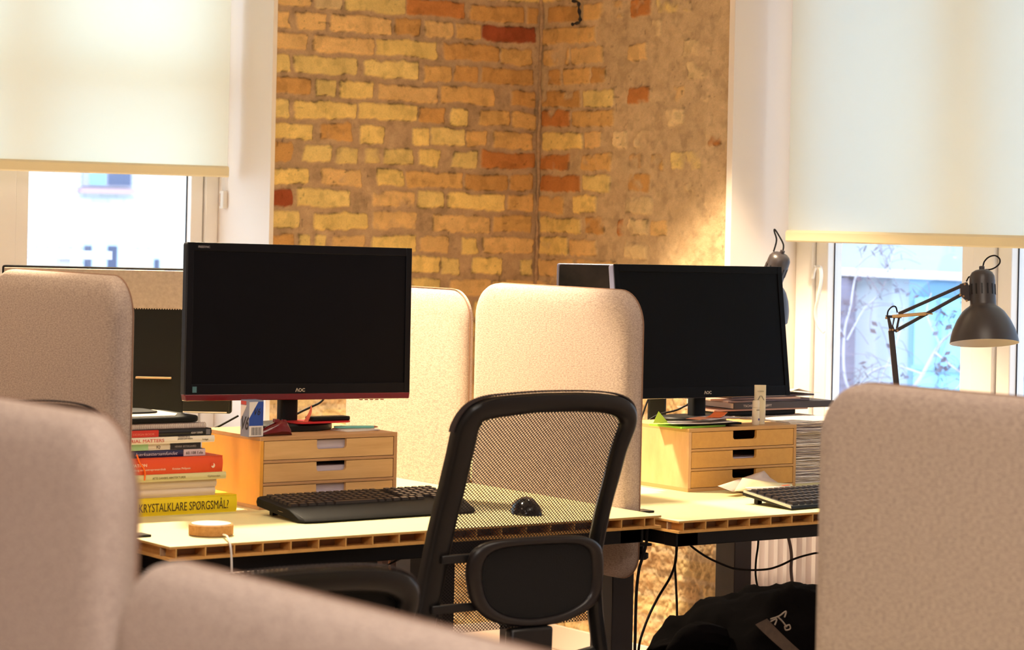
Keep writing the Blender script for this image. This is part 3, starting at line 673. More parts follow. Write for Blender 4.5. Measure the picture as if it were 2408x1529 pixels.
pL = atZ(272, 970, 6.2); back_monitor((pL.x+.02, pL.y+.03, .712), -TH+radians(.6), .563, 1.2275-.877, .877-.712, 'back of a wide monitor with grey upper band behind the books', 'left')
pR = atZ(1548, 940, 6.95); back_monitor((pR.x+.02, pR.y+.03, .728), -TH+radians(.6), .565, .335, 1.247-.335-.728, 'dusty back of a monitor peeking out left of the right-hand monitor', 'right')
# ---------------------------------------------------------------- wooden drawer boxes
def drawer_box(B, label, mats, open_papers):
    x0, y0, x1, y1, z0, z1 = B; W = x1-x0; D = y1-y0; Hh = z1-z0
    t = thing('drawer_box', (x0, y0, z0), label, 'drawer box'); th = .0085
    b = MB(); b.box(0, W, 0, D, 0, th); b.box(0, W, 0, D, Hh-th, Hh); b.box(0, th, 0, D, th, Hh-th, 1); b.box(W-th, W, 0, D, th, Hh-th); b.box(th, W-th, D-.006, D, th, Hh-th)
    dh = (Hh-th*2-2*.006)/3
    for i in (1, 2): b.box(th, W-th, 0, D-.006, th+i*(dh+.006)-.006, th+i*(dh+.006))
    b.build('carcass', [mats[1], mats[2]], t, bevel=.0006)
    for i in range(3):
        zb = th+i*(dh+.006)+.0012; ht = dh-.0024; xa, xb = th+.0015, W-th-.0015
        cw = .038; xc = W*.515; notch = .021; zt = zb+ht
        # front with a rounded notch for the fingers, cut from the top edge downwards
        P = [(xa, zb), (xb, zb), (xb, zt), (xc+cw, zt)]
        for k in range(5): a = k/4*pi/2; P.append((xc+cw-.006+.006*cos(a), zt-notch+.006-.006*sin(a)))
        for k in range(5): a = k/4*pi/2; P.append((xc-cw+.006-.006*sin(a), zt-notch+.006-.006*cos(a)))
        P += [(xc-cw, zt), (xa, zt)]
        b = MB()
        # split into convex pieces
        b.box(xa, xc-cw, .001, .009, zb, zt); b.box(xc+cw, xb, .001, .009, zb, zt); b.box(xc-cw, xc+cw, .001, .009, zb, zt-notch)
        for sx in (-1, 1):
            q = [(xc+sx*cw, zt-notch)]+[(xc+sx*(cw-.007+.007*cos(a)), zt-notch+.007-.007*sin(a)) for a in (0, .4, .8, 1.2, pi/2)]
            b.prism(q, .001, .009, 'y')
        b.box(xa+.002, xa+.007, .009, D-.015, zb, zt-.012); b.box(xb-.007, xb-.002, .009, D-.015, zb, zt-.012); b.box(xa+.007, xb-.007, .009, D-.015, zb, zb+.003); b.box(xa+.007, xb-.007, D-.02, D-.015, zb+.003, zt-.012)
        d = b.build('drawer', mats[0], t, smooth=False)
        if open_papers[i]:
            b = MB(); b.box(xa+.009, xb-.009, .012, D-.025, zb+.0035, zb+open_papers[i]); b.build('papers', coloured('bluish paper edge', (196, 184, 196), .8, var=.25, vscale=30, stretch=(.2, 1, 30)), d)
    return t
drawer_box(BX1, 'pale birch drawer box with three drawers under the red-edged monitor', (M['birch'], M['birch_edge'], coloured('birch side with painted glow', (230, 160, 58), .5, var=.06, vscale=5, stretch=(1, 4, 1))), (.040, .030, .038))  # orange lamp glow on the left side is painted into its colour
drawer_box(BX2, 'darker golden drawer box with three empty finger notches under the right monitor', (M['board'], coloured('board edge', (196, 148, 92), .6), M['board_side']), (0, .020, 0))
# ---------------------------------------------------------------- books at the left
Xr = lambda px, Y, y: atY(px, y, Y).x
zc = .73
def book(nm, label, xr, y0, w, d, th, cover, pages='paper', fn=None, hard=.002, rz=0):
    global zc
    w = min(w, xr-2.284); th *= 1.02
    t = thing(nm, (xr, y0, zc), label, 'book', rz, 'books piled at the left end of the desk')
    b = MB(); b.box(-w+.003, -.003, .003, d-.003, hard, th-hard); b.build('pages', M[pages], t)
    b = MB(); b.box(-w, 0, 0, d, 0, hard); b.box(-w, 0, 0, d, th-hard, th)
    n = 6; prof = [(.003, hard*.3)]+[(-.0035*sin(pi*k/n)+.0015, th*k/n) for k in range(n+1)]+[(.003, th-hard*.3)]
    b.prism([(p[0], min(max(p[1], 0.0002), th-.0002)) for p in prof], -w, 0, 'x'); b.build('cover', cover, t, smooth=True, angle=50)
    if fn: fn(t, w, th)
    zc += th+.0003; return t
Y0 = atz(556, 1203, .73).y
dark = coloured('spine lettering', (70, 50, 20)); 
def sp_y(t, w, th): text('KRYSTALKLARE SPØRGSMÅL?', 'spine_text', t, (-.233, -.0024, .0085), .0255, dark, width=.211, bold=0, align='LEFT')
book('book', 'thick yellow book at the bottom of the pile, lettered in dark capitals', Xr(556, Y0, 1200), Y0, .27, .20, .036, coloured('yellow cover', (236, 208, 24), .45), fn=sp_y)
book('book', 'thick white-paged paperback lying directly on the yellow book', Xr(507, Y0+.01, 1140), Y0+.012, .24, .17, .017, coloured('offwhite cover', (222, 204, 186)), hard=.001)
book('book', 'white paperback just below the cream spined book', Xr(509, Y0+.01, 1120), Y0+.010, .24, .17, .0165, coloured('offwhite cover2', (226, 208, 190)), hard=.001)
def sp_c(t, w, th):
    text('ATTE DANSKE ARKITEKTURER', 'spine_text', t, (-.175, -.0024, .005), .0065, coloured('olive lettering', (120, 104, 60)), width=.078)
    text('Gyldendals', 'publisher_text', t, (-.045, -.0024, .005), .006, coloured('grey lettering', (150, 134, 100)), width=.03)
book('book', 'thin cream book under the orange hardback, holding an orange ribbon', Xr(532, Y0-.005, 1105), Y0-.004, .27, .19, .0145, coloured('cream cover', (214, 204, 150)), fn=sp_c)
zorange = zc
def sp_o(t, w, th):
    wl = coloured('white lettering', (240, 214, 190))
    text('INNOVATION', 'spine_text', t, (-.240, -.0024, .017), .0085, wl, width=.060, bold=.02)
    text('dansk lærebog om entreprenørskab', 'subtitle_text', t, (-.238, -.0024, .0085), .006, wl, width=.102)
    text('Kristian Philipsen', 'author_text', t, (-.120, -.0024, .0085), .006, wl, width=.042)
    b = MB(); b.lathe([(.005, 0), (.005, .0005)], 18, mx=Matrix.Translation((-.024, -.0028, .014)) @ Matrix.Rotation(pi/2, 4, 'X') @ Matrix.Diagonal((.9, 1, 1, 1))); b.build('emblem', wl, t)
    b = MB(); b.lathe([(.0035, 0), (.0035, .0005)], 14, mx=Matrix.Translation((-.0265, -.0033, .0165)) @ Matrix.Rotation(pi/2, 4, 'X')); b.build('emblem_notch', coloured('orange cover', (222, 78, 36), .45), t)
book('book', 'thick orange hardback in the middle of the pile', Xr(523, Y0-.002, 1090), Y0-.002, .27, .19, .0335, coloured('orange cover', (222, 78, 36), .45), fn=sp_o)
def sp_b(t, w, th):
    b = MB(); b.box(-.052, -.0005, -.0028, -.0016, .0005, th-.0005); b.build('spine_label', coloured('pale lilac', (206, 186, 196)), t)
    text('Iværksættersamfundet', 'spine_text', t, (-.165, -.0026, .004), .010, coloured('pale lettering', (196, 184, 200)), width=.098, shear=.3)
    text('60.108 f.vle', 'code_text', t, (-.047, -.0032, .004), .0085, dark, width=.04)
book('book', 'navy book with slanted lettering lying on the orange hardback', Xr(483, Y0+.008, 1062), Y0+.01, .24, .17, .0145, coloured('navy cover', (34, 34, 78), .4), fn=sp_b)
def sp_g(t, w, th):
    b = MB(); b.box(-.072, -.0005, -.0028, -.0016, .0005, th-.0005); b.build('black_band', coloured('black band', (32, 28, 36)), t)
    b = MB(); b.box(-.18, -.124, -.0028, -.0016, .0005, th-.0005); b.build('green_band', coloured('green band', (160, 200, 150)), t)
    text('IQ', 'spine_text', t, (-.105, -.0026, .0035), .009, dark)
    text('HENRIK ØSTERGAARD', 'author_text', t, (-.062, -.0032, .004), .006, coloured('grey lettering2', (150, 140, 140)), width=.05)
book('book', 'thin book with green, white and black spine above the navy one', Xr(472, Y0+.008, 1048), Y0+.01, .23, .17, .0135, coloured('white cover', (224, 214, 200)), fn=sp_g)
def sp_m(t, w, th):
    text('MATERIAL MATTERS', 'spine_text', t, (-.228, -.0024, .0036), .0095, coloured('red lettering', (200, 50, 40)), width=.107, bold=0)
    text('THOMAS BO &\nJENSEN JAKOBSEN', 'author_text', t, (-.088, -.0024, .0072), .0042, dark, width=.035)
    text('Forlaget', 'publisher_text', t, (-.03, -.0024, .0045), .005, dark, width=.014)
book('book', 'white book with red capitals on its spine', Xr(504, Y0, 1034), Y0+.0, .27, .19, .0135, coloured('white cover2', (232, 220, 204)), fn=sp_m)
def sp_k(t, w, th):
    b = MB(); b.box(-.205, -.126, -.0028, -.0016, .0005, th-.0005); b.build('red_band', coloured('red band', (196, 46, 40)), t)
    text('DESIGN BOOK', 'title_text', t, (-.186, -.0032, .0045), .006, coloured('rose lettering', (226, 130, 110)), width=.05)
    text('ADAM TURNER', 'author_text', t, (-.05, -.0032, .0045), .006, coloured('pale lettering2', (190, 180, 180)), width=.028)
    b = MB(); b.box(-.014, -.004, -.003, -.0018, .002, th-.002); b.build('emblem', coloured('grey emblem', (110, 104, 110)), t)
book('book', 'black book with red end band lying under the spiral notebook', Xr(498, Y0, 1018), Y0+.002, .26, .18, .0148, coloured('black cover', (24, 20, 26), .35), fn=sp_k)
# spiral notebook
t = thing('spiral_notebook', (Xr(493, Y0, 1003), Y0+.004, zc), 'spiral bound notebook near the top of the pile of books', 'notebook', group='books piled at the left end of the desk')
b = MB(); b.box(-.195, -.004, .006, .18, .001, .010); b.build('pages', M['paper'], t)
b = MB()
for i in range(44):
    x = -.008-i*.0042; pts = [(x, .004+.0062*cos(a), .0058+.0062*sin(a)) for a in np.linspace(0, 2*pi, 9)]; b.tube(pts, .00075, 4, smooth=False)
b.build('wire_binding', coloured('pale wire', (200, 176, 170), .35, metal=.5), t); zc += .0125
t = thing('document_folder', (Xr(481, Y0, 985), Y0+.006, zc), 'black zipped folder with a grey sheet on top of the pile of books', 'folder', group='books piled at the left end of the desk')
b = MB(); b.prism(rrect(-.19, 0, 0, .19, .03), 0, .013, 'z'); b.build('case', M['black_matte'], t, bevel=.004)
b = MB(); b.prism([(-.18, .012), (-.06, .012), (-.03, .06), (-.03, .17), (-.18, .17)], .0132, .0148, 'z'); b.build('sheet', coloured('grey sheet', (190, 176, 160)), t)
b = MB(); b.prism(rrect(-.185, -.06, .07, .18, .03), .015, .019, 'z'); b.build('cover_flap', M['black_matte'], t, bevel=.001)
# ribbon
b = MB(); P0 = [atY(x, y, Y0-.006) for x, y in ((322, 1070), (328, 1088), (337, 1100), (341, 1112), (340, 1130))]
b.tube([p for p in P0], .0018, 6); o = b.build('ribbon', coloured('orange ribbon', (250, 112, 24))); tag(o, 'orange ribbon dangling over the orange and cream book spines', 'ribbon')
# ---------------------------------------------------------------- things on drawer box one
zt1 = BX1[5]
p = atY(585.5, 1022, 4.762)
t = thing('light_bulb_box', (p.x, 4.764, zt1), 'small blue and white carton marked V6 at the left end of the birch drawer box', 'carton')
w = .036; hh = .0785
b = MB(); b.box(0, w, 0, w, 0, hh); b.build('carton', coloured('carton grey blue', (128, 134, 160), .4), t, bevel=.0008)
b = MB(); b.prism([(0.0008, .0015), (w-.0008, .0015), (w-.0008, hh-.003), (w*.62, hh-.003), (.0008, hh*.52)], -.0004, .0, 'y'); b.build('blue_print', coloured('carton blue', (34, 70, 160), .4), t)
b = MB(); b.prism([(.0008, hh*.52), (w*.62, hh-.003), (.0008, hh-.003)], -.0004, .0, 'y'); b.box(.0008, w-.0008, -.0006, -.0003, .0015, .024); b.build('white_print', coloured('carton white', (224, 216, 216), .4), t)
b = MB()
for i in range(13): x = .007+i*.0019; b.box(x, x+random.Random(i).uniform(.0005, .0013), -.0009, -.0006, .004, .021)
b.build('bar_marks', coloured('print dark', (60, 50, 60)), t)
text('V6', 'mark_text', t, (.010, -.0006, hh*.60), .021, coloured('print black', (26, 22, 30)), width=.015, shear=.3, bold=.01)
text('V6', 'side_mark_text', t, (-.0005, w*.98, .016), .040, coloured('print black', (26, 22, 30)), rot=(pi/2, 0, -pi/2), width=.030, shear=.3, bold=.01)
b = MB(); b.box(-.0004, 0, .012, w-.001, hh-.010, hh-.002); b.build('red_print', coloured('print red', (180, 60, 60)), t)
b = MB(); b.prism([(w-.001, hh*.45), (w-.001, hh-.011), (.010, hh-.011)], -.0004, 0, 'x'); b.build('side_white_print', coloured('carton white', (224, 216, 216)), t)
# dark red tape dispenser
p = atY(640, 1020, 4.775)
t = thing('tape_dispenser', (p.x, 4.782, zt1), 'glossy dark red tapered desk tool beside the V6 carton', 'tape dispenser')
b = MB()
pr_ = [(-.052, .001, .004), (-.03, .011, .010), (-.008, .021, .013), (.010, .028, .014), (.022, .034, .013), (.038, .030, .013), (.046, .016, .012), (.048, .003, .011)]
rings = []
for x, h_, w_ in pr_:
    rings.append([Vector((x, w_*cos(a)*(1 if sin(a) < 0 else .8), max(0, h_*.5+h_*.5*sin(a)))) for a in np.linspace(0, 2*pi, 14, endpoint=False)])
b.loft(rings); b.build('body', M['red_gloss'], t)
b = MB(); b.box(.008, .018, -.006, .006, .028, .036); b.box(.030, .036, -.006, .006, .026, .034); b.build('prong', M['red_gloss'], t, bevel=.001)
# red tray edge, papers, phone, pen
b = MB(); b.prism(rrect(-.074, .068, -.035, .035, .02), .0, .0035, 'z'); t = b.build('red_notepad', coloured('red notepad', (206, 40, 44), .4)); t.location = (2.955, 4.865, zt1+.0182); tag(t, 'bright red notepad lying on the base of the left monitor', 'notepad')
b = MB(); b.prism(rrect(-.05, .05, -.018, .018, .006), 0, .009, 'z'); t = b.build('mobile_phone', M['black_plastic'], bevel=.002); t.location = (2.975, 4.862, zt1+.0219); tag(t, 'dark slab-like phone lying on the red notepad', 'phone')
b = MB(); pts = [(0, 0, 0), (.006, 0, .010), (.012, 0, .022), (.014, 0, .036)]; ws = [.012, .010, .007, .001]
vs = []
for q_, w_ in zip(catmull([Vector(q) for q in pts], 4), np.interp(np.arange(13), [0, 4, 8, 12], ws)): vs.append([q_+Vector((-w_*.5, -.001, 0)), q_+Vector((w_*.5, -.001, 0)), q_+Vector((w_*.5, .0, 0)), q_+Vector((-w_*.5, .0, 0))])
b.loft(vs); t = b.build('paper_strip', coloured('coral paper', (232, 110, 84), .7)); p = atY(718, 1001, 4.835); t.location = (p.x, 4.835, zt1+.0222); tag(t, 'curled coral paper strip standing up in front of the phone', 'paper strip')
for i, (dx, dy, a, nm) in enumerate(((0, 0, .1, 'lowest white sheet at the right end of the birch drawer box'), (.006, .004, -.12, 'upper white sheet under the turquoise pen'))):
    b = MB(); b.box(-.045, .045, -.03, .03, 0, .0012); t = b.build('note_sheet', M['paper']); t.location = (3.03+dx, 4.835+dy, zt1+.0002+i*.0014); t.rotation_euler.z = a; tag(t, nm, 'paper', 'sheets on the birch drawer box')
t = thing('pen', (3.035, 4.83, zt1+.0075), 'turquoise pen on white sheets beside the left monitor base', 'pen', rz=radians(-16))
b = MB(); b.lathe([(.0028, -.055), (.0034, -.045), (.0034, .03), (.0025, .037)], 12, mx=Matrix.Rotation(pi/2, 4, 'Y')); b.build('barrel', coloured('turquoise plastic', (120, 190, 176), .3), t)
b = MB(); b.lathe([(.003, .037), (.001, .046)], 12, mx=Matrix.Rotation(pi/2, 4, 'Y')); b.build('tip', coloured('brown tip', (170, 110, 80)), t)
# ---------------------------------------------------------------- keyboards, mouse, charger
def keyboard(loc, rz, L, D, label, palm, style=0):
    t = thing('keyboard', loc, label, 'keyboard', rz)
    hb = .030; b = MB()
    if palm: prof = [(0, .004), (.008, .011), (.058, .025), (.068, .0265), (D, hb+.010), (D+.004, hb), (D, hb-.010), (.05, .004), (.01, .0)]
    else: prof = [(0, .003), (.004, .009), (D, hb), (D, hb-.010), (.004, .0)]
    rings = []
    for x in (0, .006, .03, L-.03, L-.006, L):
        k = .55 if x in (0, L) else (.85 if x in (.006, L-.006) else 1); yo = (1-k)*.04 if palm else 0
        rings.append([Vector((x, p[0]+(yo if p[0] < .05 else 0), p[1]*(.8+.2*k))) for p in prof])
    b.loft(rings); b.build('body', M['black_matte' if palm else 'black_plastic'], t, bevel=.001)
    b = MB(); y_s = .074 if palm else .012; rows = 6; pit = (D-y_s-.008)/rows; sl = (hb-.012)/(D-.03)
    rk = random.Random(2)
    for r in range(rows):
        y = y_s+r*pit; x = .014; z = (.0262 if palm else .0095)+(y-(.068 if palm else .004))*( (hb+.010-.0265)/(D-.068) if palm else (hb-.009)/(D-.004))
        while x < L-.024:
            wk = .0185*(1 if r else rk.choice([1.2, 1.2, 1])) if not (r == 0 and .12 < x < .14) else .11
            if not (.285 < x < .292 or .357 < x < .364): 
                e = min(x+wk-.003, L-.012); h_ = .006
                b.loft([[Vector((x, y, z-.003)), Vector((e, y, z-.003)), Vector((e, y+pit-.003, z)), Vector((x, y+pit-.003, z))], [Vector((x+.002, y+.002, z+h_)), Vector((e-.002, y+.002, z+h_)), Vector((e-.002, y+pit-.005, z+h_+.001)), Vector((x+.002, y+pit-.005, z+h_+.001))]])
            x += wk
    b.build('keys', coloured('key black', (36, 30, 30), .3), t)
    b = MB(); b.box(.02, .034, D-.03, D-.018, 0.0005, hb-.012); b.box(L-.034, L-.02, D-.03, D-.018, 0.0005, hb-.012); b.build('foot', M['black_plastic'], t)
    if palm:
        b = MB(); b.tube([(.0035, .13, .020), (.003, .08, .016), (.006, .035, .012), (.018, .012, .008)], .0030, 8); b.build('chrome_edge', coloured('bright plastic edge', (220, 200, 180), .15, metal=.8), t)
    else:
        b = MB(); b.prism([(.002, .004), (.004, .0105), (D-.004, hb+.001), (D-.004, hb-.004)], -.0015, .0, 'x'); b.build('pale_edge', coloured('grey plastic edge', (190, 176, 160), .35), t)
    return t
pk = atz(668, 1237, .73); keyboard((pk.x+.047, pk.y, .7305), radians(1.5), .447, .185, 'black ergonomic keyboard with palm rest on the left desk', True)
pk2 = atz(1878, 1200, .715); keyboard((pk2.x-.02, pk2.y, .7155), radians(4), .44, .16, 'slim black keyboard with pale edge on the right desk', False, 1)
pm = atz(1248, 1210, .73)
t = thing('computer_mouse', (pm.x, pm.y+.02, .7305), 'glossy black mouse seen through the chair mesh', 'computer mouse', rz=radians(70))
rings = []
for x, hw, h_ in ((-.052, .012, .006), (-.047, .022, .018), (-.030, .030, .031), (-.005, .032, .037), (.022, .029, .031), (.042, .024, .018), (.052, .012, .006)):
    rings.append([Vector((x, hw*cos(a), max(.0, h_*sin(a)) if sin(a) > 0 else .0+.001*sin(a)+.001)) for a in np.linspace(0, 2*pi, 20, endpoint=False)])
b = MB(); b.loft(rings); b.build('shell', M['black_gloss'], t, angle=60)
b = MB(); b.lathe([(.009, -.003), (.010, 0), (.009, .003)], 16, mx=Matrix.Translation((.028, 0, .022)) @ Matrix.Rotation(pi/2, 4, 'X')); b.build('wheel', M['black_matte'], t)
pc = atz(496, 1258, .73)
t = thing('wireless_charger', (pc.x, pc.y, .7302), 'round cork charging puck with white top near the desk front', 'charger')
b = MB(); b.lathe([(.041, 0), (.044, .002), (.044, .0205), (.042, .022)], 40); b.build('cork_ring', M['cork'], t)
b = MB(); b.lathe([(.039, .022), (.039, .0232), (.037, .0238)], 40); b.build('white_top', M['white_plastic'], t)
b = MB(); cpt = [atY(524, 1258, pc.y-.040), atY(534, 1262, 4.33), atY(541, 1280, 4.296), atY(544, 1305, 4.29), atY(545, 1345, 4.29), atY(546, 1400, 4.30), atY(540, 1560, 4.35)]
b.tube([Vector(p)-t.location for p in cpt], .0022, 8); b.build('cable', M['white_plastic'], t)
# ---------------------------------------------------------------- things on and around drawer box two
zt2 = BX2[5]+.0003
def slab(nm, x0, x1, y0, y1, z0, th, m, label, cat='paper', rz=0, group=None, bevel=0):
    cx, cy = (x0+x1)/2, (y0+y1)/2
    b = MB(); b.box(-(x1-x0)/2, (x1-x0)/2, -(y1-y0)/2, (y1-y0)/2, 0, th); o = b.build(nm, m, bevel=bevel); o.location = (cx, cy, z0); o.rotation_euler.z = rz; return tag(o, label, cat, group)
slab('green_folder', 3.90, 4.055, 4.765, 4.875, zt2, .004, coloured('bright green card', (140, 200, 50)), 'bright green folder at the front edge of the golden drawer box', 'folder', .12)
slab('black_notebook', 3.95, 4.11, 4.775, 4.86, zt2+.0043, .005, M['black_matte'], 'thin black notebook lying on the green folder', 'notebook', -.12)
def curved_sheet(nm, w, d, lift, m, label, loc, rz, cat='paper', group=None):
    n = 10; b = MB(); vs = []; fs = []
    for i in range(n+1):
        for j in range(n+1):
            u, v = i/n, j/n; z = lift(u, v); vs.append((w*(u-.5), d*(v-.5), z))
    for i in range(n):
        for j in range(n): a = i*(n+1)+j; fs.append((a, a+1, a+n+2, a+n+1))
    b.add(vs, fs); o = b.build(nm, m, angle=80); o.modifiers.new('s', 'SOLIDIFY').thickness = .0006; o.location = loc; o.rotation_euler.z = rz; return tag(o, label, cat, group)
curved_sheet('paper_sheet', .19, .085, lambda u, v: .0006+.006*abs(u-.4)**1.5, M['paper'], 'wide white sheet spread over the black notebook', (3.985, 4.80, zt2+.0098), -.1, group='papers on the golden drawer box')
curved_sheet('paper_sheet', .13, .075, lambda u, v: .0006+.003*sin(u*3), coloured('lilac paper', (206, 190, 196)), 'greyish lilac sheet at the right of the paper heap', (4.055, 4.795, zt2+.0185), .08, group='papers on the golden drawer box')
curved_sheet('orange_note', .055, .035, lambda u, v: .001+.010*u*u, coloured('orange note', (244, 120, 62)), 'orange note curling up on the paper heap', (4.045, 4.79, zt2+.0225), .5)
curved_sheet('orange_note', .06, .04, lambda u, v: .001+.002*u, coloured('salmon note', (236, 158, 120)), 'salmon pink note lying left of the orange one', (3.99, 4.79, zt2+.0190), .3)
b = MB(); b.prism([(-.022, 0), (.024, 0), (.018, .006), (-.006, .028)], 0, .0008, 'y'); o = b.build('lime_note', coloured('lime note', (190, 222, 70))); p = atY(1553, 986, 4.80); o.location = (p.x, 4.80, zt2+.012); tag(o, 'pointed lime note sticking up at the left of the paper heap', 'paper note')
p = atY(1786, 997, 4.80)
t = thing('cream_tube', (p.x, 4.80, zt2), 'tall cream cosmetic tube standing on the golden drawer box', 'tube', rz=-.5)
rings = []
for z, rx, ry in ((0, .013, .013), (.010, .013, .013), (.012, .0145, .012), (.045, .0145, .010), (.085, .0148, .004), (.097, .0148, .0012)):
    rings.append([Vector((rx*cos(a), ry*sin(a), z)) for a in np.linspace(0, 2*pi, 20, endpoint=False)])
b = MB(); b.loft(rings); b.build('tube_body', coloured('cream tube plastic', (222, 206, 172), .4), t)
text('A-DERMA', 'brand_text', t, (0, -.0075, .080), .005, coloured('grey print', (130, 124, 110)), width=.016, align='CENTER', rot=(pi/2-.1, 0, 0))
text('/\\', 'mark_text', t, (0, -.0105, .060), .016, coloured('grey print', (130, 124, 110)), width=.018, align='CENTER', rot=(pi/2-.1, 0, 0))
p = atY(1778, 998, 4.782)
t = thing('small_bottle', (p.x-.002, 4.782, zt2), 'little white bottle in front of the cream tube', 'bottle')
b = MB(); b.lathe([(.0085, 0), (.009, .002), (.009, .040), (.0085, .043)], 20); b.build('body', coloured('bottle white', (228, 212, 188), .35), t)
b = MB(); b.lathe([(.0088, .0435), (.0088, .058), (.0080, .0605)], 20); b.build('cap', coloured('bottle white', (228, 212, 188)), t)
text('mini', 'label_text', t, (-.001, -.0094, .036), .005, dark, width=.009, align='CENTER')
b = MB(); b.lathe([(.0028, 0), (.0028, .0005)], 12, mx=Matrix.Translation((.003, -.0088, .014)) @ Matrix.Rotation(pi/2, 4, 'X')); b.build('round_mark', coloured('blue print', (80, 80, 140)), t)
# newspapers stack (right of box)
rn = random.Random(4); z = .7153; i = 0; ncol = [(222, 208, 196), (190, 172, 158), (232, 218, 206), (168, 150, 144), (226, 206, 186)]
order = ['lowest', 'second lowest', 'third lowest', 'fourth lowest', 'fifth lowest', 'sixth lowest', 'seventh lowest', 'eighth lowest', 'ninth lowest', 'tenth lowest', 'eleventh lowest', 'twelfth lowest', 'thirteenth lowest', 'uppermost']
for i in range(14):
    th = .0108; wv = rn.uniform(0, 6); amp = rn.uniform(.0006, .0014); n = 14
    t = thing('newspaper', (4.288+rn.uniform(0, .006), 4.80+rn.uniform(-.008, .008), z), f'folded newspaper, {order[i]} in the tall stack beside the golden drawer box', 'newspaper', rn.uniform(-.02, .02), 'newspapers stacked beside the golden drawer box')
    for k in range(3):
        b = MB(); zz0 = k*th/3; rr = []
        off = rn.uniform(-.004, .004)
        for j in range(n+1):
            x = .22*j/n; dz = amp*sin(wv+j*.9+k)*.5+amp*.5; yo = off+.002*sin(j*1.7+k)
            rr.append([Vector((x, yo, zz0+dz)), Vector((x, .21, zz0+dz*.5)), Vector((x, .21, zz0+th/3*.8+dz*.5)), Vector((x, yo+.001, zz0+th/3*.7+dz))])
        b.loft(rr); b.build('section', coloured('newsprint %d' % ((i+k) % 5), ncol[(i+k) % 5], .85, var=.12, vscale=40), t)
    z += th+.0004
zs0 = max(z, BX2[5])+.0006
slab('black_folder', 4.24, 4.47, 4.975, 5.09, zs0, .013, M['black_matte'], 'plain black folder under the black lettered book on the newspaper stack', 'folder', .02, bevel=.003)
slab('magazine', 4.19, 4.50, 4.965, 5.12, zs0+.0134, .004, coloured('rose magazine', (190, 150, 136)), 'thin rose coloured magazine under the black lettered book', 'magazine', -.03, 'magazines around the black lettered book')
t = thing('book', (atY(1725, 965, 4.965).x, 4.965, zs0+.0178), 'long black lettered book near the top of the newspaper stack', 'book', radians(-3))
b = MB(); b.box(0, .33, .002, .2, .002, .015); b.build('pages', M['paper'], t)
b = MB(); b.box(0, .33, 0, .2, 0, .002); b.box(0, .33, 0, .2, .015, .017); b.box(0, .33, -.001, .002, 0, .017); b.build('cover', coloured('charcoal cover', (52, 44, 44), .5), t, bevel=.0006)
text('TSCHECHIEN TRIFFT', 'spine_text', t, (.03, -.0014, .0055), .0085, coloured('pale spine letters', (214, 200, 190)), width=.092)
zz1 = zs0+.0355
for i, (a, x0, cc, nm) in enumerate(((.05, 4.13, (120, 96, 90), 'brown magazine on the black lettered book'), (-.06, 4.10, (196, 160, 140), 'thin tan magazine jutting out to the left at the top of the newspaper stack'), (.04, 4.16, (96, 78, 82), 'dark magazine near the top of the newspaper stack'))):
    slab('magazine', x0+.09, x0+.38, 4.965+.008*i, 5.13, zz1+i*.0052, .0046, coloured('magazine %d' % i, cc, .5), nm, 'magazine', a, 'magazines on the black lettered book')
curved_sheet('paper_sheet', .20, .15, lambda u, v: .001+.011*sin(pi*u)*(1-v)+.004*sin(9*u), coloured('mauve paper', (128, 110, 118)), 'crumpled mauve sheet on top of the newspaper stack', (4.33, 5.03, zz1+.0165), .2)
curved_sheet('paper_sheet', .16, .12, lambda u, v: .001+.013*(1-abs(u-.6)*2.)**2*(1-v)+.002, M['paper'], 'folded white sheet at the right of the newspaper stack top', (4.46, 5.02, zz1+.0165), -.2)
# loose papers in front of the golden box
pp = atz(1775, 1155, .715)
def px_sheet(nm, P, m, label, bulge=.006):
    pts = [atY(x, y, Y) for x, y, Y in P]; c = sum(pts, Vector())/len(pts); c.z += bulge; o0 = Vector((c.x, c.y, min(p.z for p in pts)))
    b = MB(); ring = []
    for i in range(len(pts)):
        a, d = pts[i], pts[(i+1) % len(pts)]
        for k in range(4): q = a.lerp(d, k/4); ring.append(q)
    mid = [q.lerp(c, .5)+Vector((0, 0, bulge*.35)) for q in ring]; n = len(ring)
    b.add([q-o0 for q in ring]+[q-o0 for q in mid]+[c-o0], [(i, (i+1) % n, n+(i+1) % n, n+i) for i in range(n)]+[(n+i, n+(i+1) % n, 2*n) for i in range(n)])
    o = b.build(nm, m, angle=80); o.modifiers.new('s', 'SOLIDIFY').thickness = .0006; o.location = o0; return tag(o, label, 'paper', 'letters in front of the golden drawer box')
px_sheet('letter', [(1688, 1143, 4.655), (1740, 1126, 4.70), (1797, 1107, 4.742), (1812, 1124, 4.735), (1836, 1139, 4.72), (1724, 1157, 4.625)], coloured('letter paper', (218, 196, 182)), 'greyish printed letter leaning against the golden drawer box', .003)
px_sheet('letter', [(1727, 1155, 4.615), (1746, 1124, 4.665), (1800, 1132, 4.675), (1862, 1138, 4.68), (1866, 1147, 4.655), (1800, 1157, 4.62)], M['paper_warm'], 'cream folded letter lying in front of the greyish one', .004)
px_sheet('envelope', [(1752, 1146, 4.612), (1858, 1143, 4.650), (1868, 1148, 4.640), (1770, 1160, 4.600)], M['paper'], 'white envelope at the foot of the letters behind the slim keyboard', .002)
slab('leaflet', pp.x-.06, pp.x+.10, pp.y-.045, pp.y+.045, .7152, .0016, coloured('grey leaflet', (120, 104, 98)), 'thin grey leaflet lying under the letters', 'leaflet', -.12)
b = MB(); b.box(-.012, .012, -.004, .004, 0, .001); o = b.build('sticker', coloured('stamp orange', (236, 96, 40))); o.location = atY(1848, 1142, 4.628); o.rotation_euler.z = .2; tag(o, 'small orange stamp on the letters beside the slim keyboard', 'sticker')
